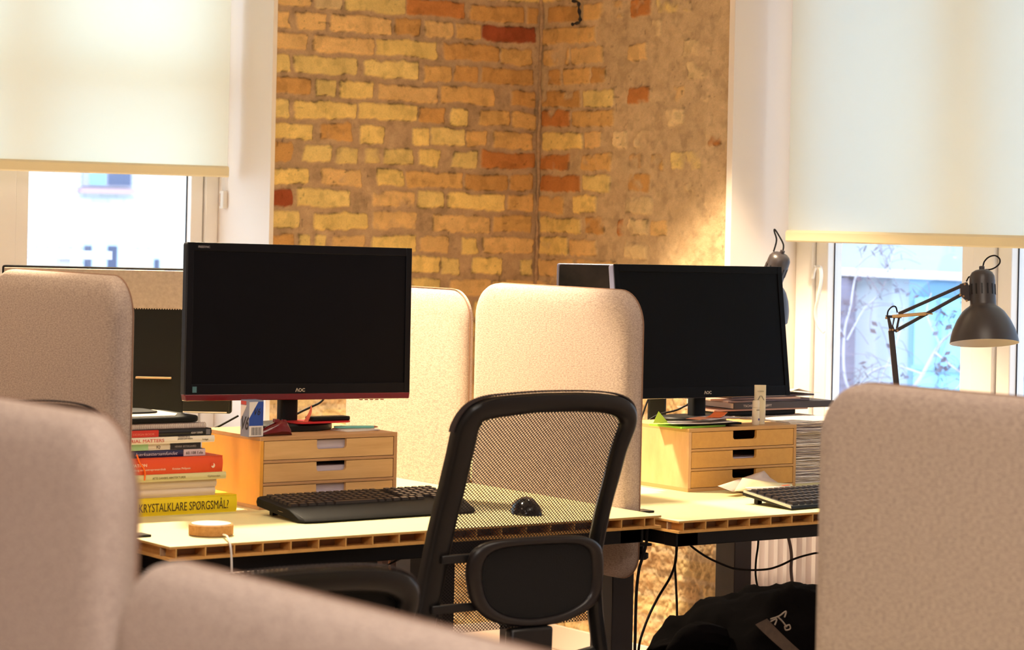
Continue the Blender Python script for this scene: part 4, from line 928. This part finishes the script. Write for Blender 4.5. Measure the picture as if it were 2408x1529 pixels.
# ---------------------------------------------------------------- mesh office chair
Yc = 3.95
def bprof(z): # recline
    t_ = max(0, (z-.60)); return .02*t_+.62*t_*t_+.012*sin(t_*6)
def surf(px, py):
    Y = Yc
    for _ in range(12): p = atY(px, py, Y); Y = Yc-bprof(p.z)
    return p.x, p.z
o1 = [(280/4.013+960, 1400/4.013+880), (350/4.013+960, 1120/4.013+880), (400/4.013+960, 910/4.013+880), (440/4.013+960, 740/4.013+880), (480/4.013+960, 560/4.013+880), (512/4.013+960, 470/4.013+880), (560/4.013+960, 385/4.013+880), (640/4.013+960, 300/4.013+880), (780/4.013+960, 235/4.013+880), (1000/4.013+960, 205/4.013+880), (1250/4.013+960, 185/4.013+880), (1500/4.013+960, 178/4.013+880), (1750/4.013+960, 180/4.013+880), (1950/4.013+960, 198/4.013+880), (2080/4.013+960, 235/4.013+880), (2160/4.013+960, 300/4.013+880), (2192/4.013+960, 390/4.013+880), (2180/4.013+960, 500/4.013+880), (2135/4.013+960, 620/4.013+880), (2090/4.013+960, 740/4.013+880), (2030/4.013+960, 960/4.013+880), (1960/4.013+960, 1200/4.013+880), (1915/4.013+960, 1400/4.013+880)]
lowL = [(977, 1500), (990, 1425), (1003, 1360), (1017, 1290)]; lowR = [(1425, 1290), (1421, 1345), (1424, 1400), (1432, 1480), (1440, 1540)]
OUT = [surf(*p) for p in lowL+o1+lowR]
CXc = sum(surf(x, 1100)[0] for x in (1060, 1470))/2
OUT = [(x-CXc, z) for x, z in OUT]
OUT = [OUT[0], ]+OUT[1:]
def cat2(P, k=4): return [(v.x, v.y) for v in catmull([Vector((p[0], p[1], 0)) for p in P], k)]
OUTc = cat2(OUT)
def offs(P, w):
    out = []
    for i, p in enumerate(P):
        a = P[max(i-1, 0)]; b_ = P[min(i+1, len(P)-1)]; tx, tz_ = b_[0]-a[0], b_[1]-a[1]; l = math.hypot(tx, tz_); out.append((p[0]+tz_/l*w, p[1]-tx/l*w))
    return out
def make_chair(loc, rz, label, dz=0, back='mesh'):
    t = thing('office_chair', loc, label, 'office chair', rz)
    def S(u, z, d=0): return Vector((u, -bprof(z)+.25*u*u+d, z+dz))
    # back frame
    n = len(OUTc); wd = []
    for i in range(n):
        f = i/(n-1); wd.append(float(np.interp(f, [0, .33, .45, .7, .8, 1], [.046, .046, .037, .036, .030, .030])))
    sec = [(0, .004), (.003, -.005), (.010, -.010), (.022, -.012), (.85, -.009), (1.0, -.002), (1.0, .010), (.8, .022), (.010, .026), (0, .018)]
    rings = []
    for i in range(n):
        w = wd[i]; a = OUTc[max(i-1, 0)]; b_ = OUTc[min(i+1, n-1)]; tx, tz_ = b_[0]-a[0], b_[1]-a[1]; l = math.hypot(tx, tz_); nx, nz = tz_/l, -tx/l; p = OUTc[i]
        ring = []
        for q, d in sec:
            q = q*w if q > .05 else q
            ring.append(S(p[0]+nx*q, p[1]+nz*q, d))
        rings.append(ring)
    b = MB(); b.loft(rings); b.build('back_frame', M['chair_plastic'], t, angle=50)
    # stitched rim on top of the frame
    b = MB(); rim = [S(p[0], p[1]+.001, .012) for p in offs(OUTc, -.0015)]; k0 = int(n*.26); k1 = int(n*.80)
    for i in range(k0, k1):
        for q in (0, .5):
            c = rim[i].lerp(rim[i+1], q); b.box(c.x-.0015, c.x+.0015, c.y-.008, c.y+.008, c.z-.0005, c.z+.0022)
    b.build('stitched_rim', coloured('rim fabric', (58, 46, 44), .8), t)
    # mesh
    inn = offs(OUTc, .030); zs = [p[1] for p in inn]; zmin = max(inn[0][1], inn[-1][1])+.002; zmax = max(zs)-.001
    vs = []; fs = []; NR = 46; NCc = 12; rows = []
    for r in range(NR+1):
        f = r/NR; z = zmin+(zmax-zmin)*(1-(1-f)**1.6); xs = []
        for i in range(len(inn)-1):
            (x0, z0), (x1, z1) = inn[i], inn[i+1]
            if (z0-z)*(z1-z) <= 0 and z0 != z1: xs.append(x0+(x1-x0)*(z-z0)/(z1-z0))
        xa, xb = min(xs), max(xs)
        for j in range(NCc+1): vs.append(S(xa+(xb-xa)*j/NCc, z, .014))
    for r in range(NR):
        for j in range(NCc): a = r*(NCc+1)+j; fs.append((a, a+1, a+NCc+2, a+NCc+1))
    b = MB(); b.add(vs, fs); b.build('back_mesh', M[back], t, angle=80)
    # lumbar pad
    lo = [surf(x, y) for x, y in LUM]; lo = [(x-CXc, z) for x, z in lo]; cu = sum(p[0] for p in lo)/len(lo); cz = sum(p[1] for p in lo)/len(lo)
    lo = cat2(lo+[lo[0]], 3)[:-1]
    def sc(k, d): return [S(cu+(u-cu)*k, cz+(z-cz)*k, d) for u, z in lo]
    b = MB(); b.loft([sc(.93, -.004), sc(.98, -.012), sc(1, -.020), sc(.985, -.030), sc(.93, -.034), sc(.86, -.033), sc(.82, -.028), sc(.80, -.012)], cap0=False, cap1=False); lf = b.build('lumbar_frame', coloured('lumbar plastic', (28, 22, 22), .36), t, angle=60)
    b = MB(); b.loft([sc(.81, -.010), sc(.81, -.026), sc(.70, -.027), sc(.3, -.027)]); b.build('lumbar_pad', M['mesh_seat'], t, angle=60)
    uL = lambda z: np.interp(z, *zip(*sorted([(p[1], p[0]) for p in OUTc[:n//3]])))
    for zq in (cz+.05, cz-.045): b = MB(); b.box(uL(zq)+.02, cu-.12, -bprof(zq)-.012, -bprof(zq)-.002, zq-.008+dz, zq+.008+dz); b.build('lumbar_arm', M['chair_plastic'], t, bevel=.002)
    # spine and bottom bar
    zb = OUTc[0][1]
    b = MB(); b.prism([(-.05+cu*.3, .40), (.05+cu*.3, .40), (.048+cu*.5, cz-.09), (-.05+cu*.5, cz-.09)], -.04, -.015, 'y', mx=Matrix.Translation((0, 0, dz))); b.build('spine', M['chair_plastic'], t, bevel=.006)
    b = MB(); P = [S(OUTc[0][0]+.018, OUTc[0][1]+.005, .01), S(-.08, .50, .02), S(0, .49, .02), S(.08, .50, .02), S(OUTc[-1][0]-.018, OUTc[-1][1]+.005, .01)]; b.tube(P, .014, 10); b.build('lower_bar', M['chair_plastic'], t)
    # seat, column, base
    b = MB(); o_ = rrect(-.24, .24, .03, .49, .08, 6); rings = []
    for k, z in ((.9, .425), (1, .44), (1, .465), (.93, .48), (.5, .485)): rings.append([Vector((x*k, .26+(y-.26)*k, z+dz)) for x, y in o_])
    b.loft(rings); b.build('seat', M['mesh_seat'], t)
    b = MB(); b.box(-.08, .08, -.03, .34, .385+dz, .424+dz); b.build('tilt_mechanism', M['black_plastic'], t, bevel=.006)
    b = MB(); b.lathe([(.025, .08), (.025, .39+dz)], 16, mx=Matrix.Translation((0, .24, 0))); b.build('gas_column', M['steel_black'], t)
    for k in range(5):
        a = 2*pi*k/5+.3; d = Vector((cos(a), sin(a), 0)); c0 = Vector((0, .24, 0))
        b = MB(); b.tube([c0+Vector((0, 0, .10)), c0+d*.15+Vector((0, 0, .09)), c0+d*.29+Vector((0, 0, .068))], [.024]*6+[.02]*6+[.016], 8); sp = b.build('base_spoke', M['black_plastic'], t)
        b = MB(); b.lathe([(.018, -.022), (.028, -.018), (.028, .018), (.018, .022)], 16, mx=Matrix.Translation(c0+d*.29+Vector((0, 0, .028))) @ Matrix.Rotation(a, 4, 'Z') @ Matrix.Rotation(pi/2, 4, 'X')); b.build('caster', M['black_matte'], sp)
    return t
LUM = [(x/4.013+960, y/4.013+1200) for x, y in ((500, 620), (520, 450), (600, 340), (760, 275), (1100, 240), (1450, 228), (1640, 245), (1755, 320), (1788, 450), (1785, 650), (1760, 800), (1680, 900), (1500, 1000), (1300, 1060), (1050, 1090), (800, 1060), (640, 980), (540, 840))]
make_chair((CXc, Yc, 0), 0, 'black mesh-back office chair in the centre, in front of the left desk')
make_chair((1.695, 3.90, 0), radians(3), 'office chair showing only a dark rounded top above the lower-left blurred screen', dz=.013)
make_chair((1.865, 3.22, 0), radians(0), 'dark office chair, out of focus, low below the cork charger', dz=-.178, back='mesh_seat')
# ---------------------------------------------------------------- jacket heap
def jacket():
    t = thing('black_jacket', (3.85, 4.0, 0), 'crumpled black jacket with white cord at the lower right under the desk', 'jacket')
    Yj = 3.95
    prof = [(1590, 1529), (1600, 1515), (1640, 1490), (1648, 1460), (1660, 1440), (1690, 1422), (1740, 1412), (1770, 1395), (1820, 1384), (1870, 1377), (1925, 1375), (1990, 1380), (2050, 1400), (2090, 1450), (2110, 1540)]
    top = [atY(x, y, Yj) for x, y in prof]
    nx = 60; ny = 26; vs = []; fs = []
    xs = np.linspace(top[0].x, top[-1].x, nx+1); zt_ = np.interp(xs, [p.x for p in top], [p.z for p in top])
    U, V = np.meshgrid(xs, np.linspace(-1, 1, ny+1))
    N1 = fbm(U*1.0, V*.25, 9, 300); N2 = fbm(U, V*.3, 25, 301)
    for j in range(ny+1):
        v = -1+2*j/ny
        for i in range(nx+1):
            sh = sqrt(max(0, 1-abs(v)**2.6)); z = .40+(zt_[i]-.40)*sh
            k = (1-abs(v))
            z += (N1[j, i]-.5)*.07*min(1, k*3)*(1-.9*max(0, 1-abs(v)*2.5))+(N2[j, i]-.5)*.03*(abs(v) > .08)
            y = Yj+v*.20+(N1[j, i]-.5)*.05*abs(v)
            vs.append(Vector((xs[i], y, z))-t.location)
    for j in range(ny):
        for i in range(nx): a = j*(nx+1)+i; fs.append((a, a+1, a+nx+2, a+nx+1))
    b = MB(); b.add(vs, fs); o = b.build('cloth', M['cloth_black'], t, angle=80); o.modifiers.new('s', 'SOLIDIFY').thickness = .006
    b = MB(); rg = []
    for q in np.linspace(0, 1, 12):
        x = 1790+70*q+10*q*q; y = 1462+75*q; wv = 14-2*q
        rg.append([atY(x-wv, y+wv*.5, 3.755-.01*q)-t.location, atY(x+wv, y-wv*.5, 3.750-.01*q)-t.location, atY(x+wv, y-wv*.5, 3.76-.01*q)-t.location, atY(x-wv, y+wv*.5, 3.765-.01*q)-t.location])
    b.loft(rg); b.build('grey_strap', M['cloth_grey'], t)
    b = MB()
    for L_ in (((1812, 1456), (1832, 1449), (1848, 1438), (1845, 1452)), ((1830, 1452), (1840, 1462), (1850, 1475)), ((1812, 1462), (1826, 1456), (1822, 1470)), ((1845, 1474), (1856, 1470), (1858, 1479), (1848, 1482), (1845, 1474))):
        b.tube([atY(x, y, 3.742)-t.location for x, y in L_], .0014, 6)
    b.build('white_cord', coloured('white cord', (140, 124, 108)), t)
    # sleeve pointing left
    b = MB(); P = [atY(x, y, 3.88)-t.location for x, y in ((1568, 1532), (1590, 1520), (1615, 1505), (1650, 1500), (1690, 1510))]
    cmx = catmull(P, 6); b.tube(cmx, [.004+.028*min(1, i/len(cmx)*1.6) for i in range(len(cmx))], 10, smooth=False); b.build('sleeve', M['cloth_black'], t)
    return t
jacket()
t = thing('stool', (3.88, 3.97, 0), 'low dark stool under the black jacket', 'stool')
b = MB(); b.lathe([(.17, .37), (.19, .375), (.19, .395), (.17, .40)], 32); b.build('seat', M['black_matte'], t)
for k in range(4):
    a = pi/4+k*pi/2; b = MB(); b.tube([(.10*cos(a), .10*sin(a), .37), (.17*cos(a), .17*sin(a), 0)], .012, 8, smooth=False); b.build('leg', M['steel_black'], t)
# ---------------------------------------------------------------- desk lamps
def uv(x, y, x0, y0, s): return ((x-x0)+.021*(y-y0))/s, -((y-y0)-.021*(x-x0))/s
def lamp_head(t, axis_mx, on=False):
    """head built along local -Z from its cap at the origin: neck then bell; size as photographed"""
    k = 1/945.
    prof = [(6, 2), (16, 0), (24, -5), (29, -14), (30, -26), (30, -80), (31, -84), (40, -90), (49, -98), (62, -117), (73, -141), (78, -158), (80.4, -172)]
    prof = [(r*k, z*k) for r, z in prof]; inner = [((r-1.4)*k*1.0, z) for r, z in [(80.4, -172*k), (77, -158*k), (72, -141*k), (61, -118*k), (48, -100*k), (30, -88*k), (26, -60*k), (5, -50*k)]]
    b = MB(); b.lathe(prof, 48, mx=axis_mx, cap1=False); sh = b.build('shade', M['lamp_black'], t, angle=50)
    b = MB(); b.lathe([(80.4*k, -172*k)]+[(r, z) for r, z in inner], 48, mx=axis_mx, cap0=False); b.build('inner_shade', M['lamp_inner'], sh, angle=50)
    b = MB()
    for i in range(14):
        a = 2*pi*i/14; q = axis_mx @ Matrix.Rotation(a, 4, 'Z'); b.box(.0295/.945*.98, .0328, -.0016, .0016, -.062, -.036, mx=q)
    b.build('vent_slots', coloured('slot black', (12, 10, 12)), sh)
    b = MB(); b.lathe([(6*k, 0), (6.5*k, 2*k), (6.5*k, 9*k), (5*k, 10*k)], 16, mx=axis_mx); b.build('cap', M['lamp_black'], sh)
    b = MB(); b.lathe([(.004, -.07), (.016, -.085), (.026, -.105), (.026, -.120), (.014, -.137), (.002, -.142)], 24, mx=axis_mx)
    b.build('bulb', mat_emit('lit bulb', (255, 214, 150), 30) if on else M['lamp_inner'], sh)
    return sh
ZL = 6.33; s1 = F/ZL; L0 = atZ(2150, 1150, ZL); L0.z = .7155
t = thing('desk_lamp', L0, 'dark grey architect lamp with big bell shade in front of the right window', 'desk lamp', rz=-TH)
yb0 = 1150
ref = atZ(2150, 1150, ZL)
def lp(x, y, d=0):
    p = atZ(x, y, ZL)-L0; return Vector((p.x*c_-p.y*s_, p.x*s_+p.y*c_+d, p.z))
hd = lp(2309, 636)
lamp_head(t, Matrix.Translation(hd) @ Matrix.Rotation(radians(-10), 4, 'X') @ Matrix.Rotation(radians(-1.2), 4, 'Y'))
def bar(b, A, B, w, dp):
    b.tube([A, B], w, 4, smooth=False)
def z8(x, y, d=0): return lp(2060+x/4.247, 580+y/4.247, d)
for y_off in (-.007,):
    for A, B in ((z8(870, 385, 0), z8(225, 672, 0)), (z8(850, 480, 0), z8(190, 845, 0))):
        b = MB(); b.tube([A, B], .0055, 4, smooth=False); b.build('upper_arm', M['lamp_black'], t)
b = MB(); b.prism([(q.x, q.z) for q in (z8(840, 375), z8(905, 355), z8(930, 400), z8(935, 540), z8(900, 545), z8(840, 490))], -.008, .008, 'y'); b.build('head_bracket', M['lamp_black'], t, bevel=.001)
b = MB()
for x, y in ((880, 375), (835, 482), (868, 495), (900, 540)): b.lathe([(.0025, -.010), (.0025, -.008), (.003, -.008)], 8, mx=Matrix.Translation(z8(x, y)) @ Matrix.Rotation(pi/2, 4, 'X') @ Matrix.Diagonal((1, 1, -1, 1)))
for x, y in ((133, 830), (160, 830), (97, 712), (210, 840)): b.lathe([(.0028, -.011), (.0028, -.008), (.003, -.008)], 8, mx=Matrix.Translation(z8(x, y)) @ Matrix.Rotation(pi/2, 4, 'X') @ Matrix.Diagonal((1, 1, -1, 1)))
b.build('screw', M['brass'], t)
b = MB(); b.prism([(q.x, q.z) for q in (z8(103, 690), z8(128, 690), z8(165, 815), z8(185, 845), z8(130, 850))], -.008, -.004, 'y'); b.prism([(q.x, q.z) for q in (z8(190, 700), z8(168, 790), z8(190, 850), z8(150, 850), z8(160, 780), z8(172, 700))], -.008, -.004, 'y')
b.prism([(q.x, q.z) for q in (z8(100, 685), z8(250, 690), z8(250, 715), z8(100, 712))], -.008, .008, 'y'); b.prism([(q.x, q.z) for q in (z8(225, 700), z8(245, 700), z8(220, 820), z8(200, 820))], .003, .007, 'y'); b.build('elbow_bracket', M['lamp_black'], t)
b = MB(); b.tube([z8(155, 697, -.010), z8(490, 668, -.010)], .0042, 10, smooth=False); b.tube([z8(490, 668, -.010), z8(560, 672, -.010)], .0018, 6, smooth=False); b.build('spring', M['brass'], t)
for dx, dd in ((0, 0), (22, .004)):
    A = z8(140+dx, 840, dd); B = z8(225+dx, 1370, dd); E_ = B+(B-A)*.62; 
    b = MB(); b.tube([A, Vector((E_.x, E_.y, .07))], .0062, 4, smooth=False); b.build('lower_arm', M['lamp_black'], t)
b = MB(); b.lathe([(.012, .02), (.012, .08), (.008, .085)], 16, mx=Matrix.Translation((E_.x-.004, 0, 0))); b.box(E_.x-.03, E_.x+.025, -.03, .03, 0, .022); b.build('clamp', M['lamp_black'], t, bevel=.002)
for pts in (((1070, 205), (1085, 150), (1130, 105), (1190, 90), (1235, 120), (1238, 165), (1200, 205), (1150, 228), (1095, 232)), ((115, 690), (125, 640), (165, 600), (200, 605), (215, 660)), ((905, 350), (925, 310), (940, 300))):
    b = MB(); b.tube([z8(x, y, .004) for x, y in pts], .0019, 7); b.build('cord', M['cable_black'], t)
# second lamp, behind the right monitor
ZL2 = 7.2; p0 = atZ(1838, 596, ZL2); base2 = atZ(1768, 1080, 7.05); base2.z = .7285
t = thing('desk_lamp', base2, 'tilted dark desk lamp half hidden behind the right-hand monitor', 'desk lamp', rz=-TH)
def lp2(x, y, d=0):
    p = atZ(x, y, ZL2)-base2; return Vector((p.x*c_-p.y*s_, p.x*s_+p.y*c_+d, p.z))
lamp_head(t, Matrix.Translation(lp2(1838, 597)) @ Matrix.Rotation(radians(18), 4, 'Y') @ Matrix.Rotation(radians(14), 4, 'X'), on=True)
b = MB(); b.tube([lp2(1841, 590), lp2(1842, 575), lp2(1832, 555), lp2(1822, 540), lp2(1821, 545), lp2(1826, 565), lp2(1819, 592)], .0024, 7); b.build('cord', M['cable_black'], t)
b = MB(); b.tube([lp2(1812, 640, .01), lp2(1740, 720, .01)], .005, 6, smooth=False); b.build('upper_arm', M['lamp_black'], t)
b = MB(); A_ = lp2(1740, 720, .01); b.tube([A_, Vector((0, 0, .05))], .005, 6, smooth=False); b.build('lower_arm', M['lamp_black'], t)
b = MB(); b.lathe([(.08, 0), (.08, .012), (.02, .02), (.012, .06)], 24); b.build('base', M['lamp_black'], t)
# ---------------------------------------------------------------- cables and under-desk things
def cable(pts, Y, r, label, m='cable_black', nm='cable'):
    b = MB(); P = [q if isinstance(q, Vector) else atY(q[0], q[1], Y) for q in pts]
    b.tube(P, r, 8); o = b.build(nm, M[m]); return tag(o, label, 'cable')
def dz2(x, y): return (1480+x/4.38, 1180+y/4.38)
cable([dz2(*p) for p in ((485, 330), (485, 480), (475, 620), (420, 780), (300, 980), (200, 1180), (120, 1400), (95, 1529), (80, 1700), (60, 2930))], 4.95, .0032, 'black cable under the desk curving away to the lower left of the brick wall')
cable([dz2(*p) for p in ((488, 330), (490, 480), (470, 640), (480, 850), (490, 1100), (485, 1250), (445, 1380), (440, 1480), (455, 1700), (450, 2930))], 4.97, .0030, 'black cable hanging nearly straight in front of the brick wall')
cable([dz2(*p) for p in ((190, 250), (175, 420), (140, 560), (100, 700), (75, 900), (65, 1150), (60, 1400), (55, 1700), (50, 3640))], 4.40, .0034, 'thick black cable running down along the edge of the centre felt screen')
cable([dz2(*p) for p in ((540, 350), (640, 460), (780, 560), (920, 630), (1080, 690), (1250, 705), (1430, 695), (1560, 655), (1700, 590), (1850, 545), (1960, 530), (2150, 560), (2150, 800), (2250, 1600), (2400, 2500))], 4.55, .0026, 'black cable sagging across the desk leg and the radiator')
cable([dz2(*p) for p in ((1330, 300), (1325, 450), (1305, 600), (1300, 750), (1320, 880), (1345, 1000), (1380, 1150))], 4.8, .0026, 'thin black cable hanging straight down in front of the radiator')
cable([dz2(*p) for p in ((1560, 250), (1610, 300), (1650, 420), (1670, 560), (1665, 700), (1680, 860), (1700, 1050))], 4.85, .0042, 'grey cable hanging in front of the right part of the radiator', 'cable_grey')
cable([(560, 978), (520, 1000), (500, 1010), (485, 1030), (470, 1060), Vector((2.56, 5.13, .7152)), Vector((2.60, 5.2, .7150))], 5.04, .0026, 'black cable running down-left from behind the V6 carton')
cable([(770, 925), (755, 945), (730, 958), (705, 970), Vector((2.915, 4.985, .8895)), Vector((2.90, 4.975, .8890))], 4.99, .0027, 'black cable looping out behind the stand of the left monitor')
cable([(1530, 925), (1520, 950), (1508, 985), (1500, 1010), (1485, 1120), (1470, 1400), (1465, 1790)], 5.055, .0024, 'black cable between the centre felt screen and the right monitor stand')
cable([(1620, 950), (1590, 965), (1550, 975), (1520, 992), (1508, 1000), (1490, 1100), (1476, 1400), (1474, 1790)], 5.06, .0026, 'black cable arching low behind the right monitor stand')
cable([dz2(*p) for p in ((380, 40), (420, 40))] if False else [(575, 1318), (577, 1335), (578, 1360), (582, 1450), (585, 2035)], 4.66, .0035, 'left black cable of two under the left desk')
cable([(597, 1316), (600, 1335), (602, 1360), (600, 1450), (604, 2035)], 4.66, .0035, 'right black cable of two under the left desk')
cable([(980, 1296), (940, 1315), (910, 1330), (870, 1350), (840, 1380)], 5.3, .0025, 'thin black cable slanting under the left desk beside the chair')
# dark board standing under the rear desks
b = MB(); A = atY(897, 1400, 5.86); B = atY(978, 1400, 5.86); b.box(A.x, B.x, 5.86, 5.885, 0, .66); o = b.build('wooden_board', M['brown_dark'], bevel=.002); tag(o, 'dark brown board standing under the desks between two charcoal legs', 'board')
b = MB(); P = [atY(x, y, 5.45) for x, y in ((916, 1365), (917, 1340), (915, 1325), (918, 1312), (920, 1300))]; b.tube(P, .003, 6); P = [atY(x, y, 5.45) for x, y in ((918, 1312), (912, 1300))]; b.tube(P, .002, 6, smooth=False); o = b.build('hanging_tie', coloured('tan tie', (214, 160, 120))); tag(o, 'short pale tie hanging against the dark board under the desk', 'cable tie')
b = MB(); A = atY(850, 1400, 5.9); b.box(A.x-.03, A.x+.07, 5.90, 6.25, 0, .60); t = b.build('computer_tower', M['black_matte'], bevel=.004); tag(t, 'black computer case standing in the dark under the rear desk', 'computer')
b = MB(); A = atY(1035, 1350, 4.78); b.box(A.x, 3.20, 4.72, 4.86, .44, .668); o = b.build('computer', M['black_matte'], bevel=.003); tag(o, 'black box added under the left desk, seen behind the chair mesh', 'computer')  # invented dark box, added to darken what shows through the chair mesh
# wall anchor iron
p = atX(1361, 20, XR-.01)
b = MB(); P = [atX(x, y, XR-.012) for x, y in ((1346, 2), (1360, 6), (1361, 20), (1364, 40), (1362, 52), (1350, 56), (1344, 58))]; b.tube(P, [.004+.002*sin(i) for i in range(37)], 6); o = b.build('wall_anchor', coloured('rusty iron', (34, 26, 26), .7)); tag(o, 'black hooked iron fixed high in the brick wall right of the corner', 'wall hook')
# ---------------------------------------------------------------- light
def spot(loc, target, power, col, angle, blend, r=.06):
    l = bpy.data.lights.new('overhead_spot', 'SPOT'); l.energy = power; l.color = col; l.spot_size = radians(angle); l.spot_blend = blend; l.shadow_soft_size = r
    o = bpy.data.objects.new('overhead_spot', l); COL.objects.link(o); o.location = loc; d = Vector(target)-Vector(loc); o.rotation_euler = d.to_track_quat('-Z', 'Y').to_euler(); return o
def area(loc, target, size, power, col, sy=None):  # unseen soft fill lights, added to brighten the room from above
    l = bpy.data.lights.new('unseen_fill', 'AREA'); l.energy = power; l.color = col; l.size = size
    if sy: l.shape = 'RECTANGLE'; l.size_y = sy
    o = bpy.data.objects.new('unseen_fill', l); COL.objects.link(o); o.location = loc; d = Vector(target)-Vector(loc); o.rotation_euler = d.to_track_quat('-Z', 'Y').to_euler(); return o
WARM = (1, .80, .54); WARM2 = (1, .86, .70); WARM3 = (1, .92, .86)
spot((2.92, 5.50, 2.30), (2.95, 5.45, .7), 330, WARM, 90, .15)
spot((4.15, 5.48, 2.30), (4.17, 5.45, .7), 215, WARM, 84, .2)
spot((1.75, 5.00, 2.30), (1.75, 4.95, .7), 42, WARM, 100, .4)
spot((1.0, 3.0, 3.05), (1.3, 2.6, .7), 60, WARM2, 110, .6, .15)  # unseen spot added to light the foreground screens
area((0.1, 0.5, 3.05), (0.7, 1.2, 0), 1.8, 125, WARM3, 1.8)
area((3.0, 3.0, 3.05), (3.2, 3.8, 0), 1.4, 34, WARM2, 1.6)
# lit bulb of the tilted desk lamp
w_ = bpy.data.worlds.new('sky'); scn.world = w_; w_.use_nodes = True; bg = w_.node_tree.nodes['Background']
bg.inputs[0].default_value = (.86, .94, 1, 1); bg.inputs[1].default_value = 3.3
sun = bpy.data.lights.new('sun', 'SUN'); sun.energy = 3.6; sun.angle = radians(30); so = bpy.data.objects.new('sun', sun); COL.objects.link(so); so.rotation_euler = Vector((.5, .75, -.62)).to_track_quat('-Z', 'Y').to_euler()
vs_ = scn.view_settings; scn.display_settings.display_device = 'sRGB'; vs_.view_transform = 'Standard'; vs_.look = 'None'; vs_.gamma = 1; vs_.exposure = 0.28; vs_.use_curve_mapping = False
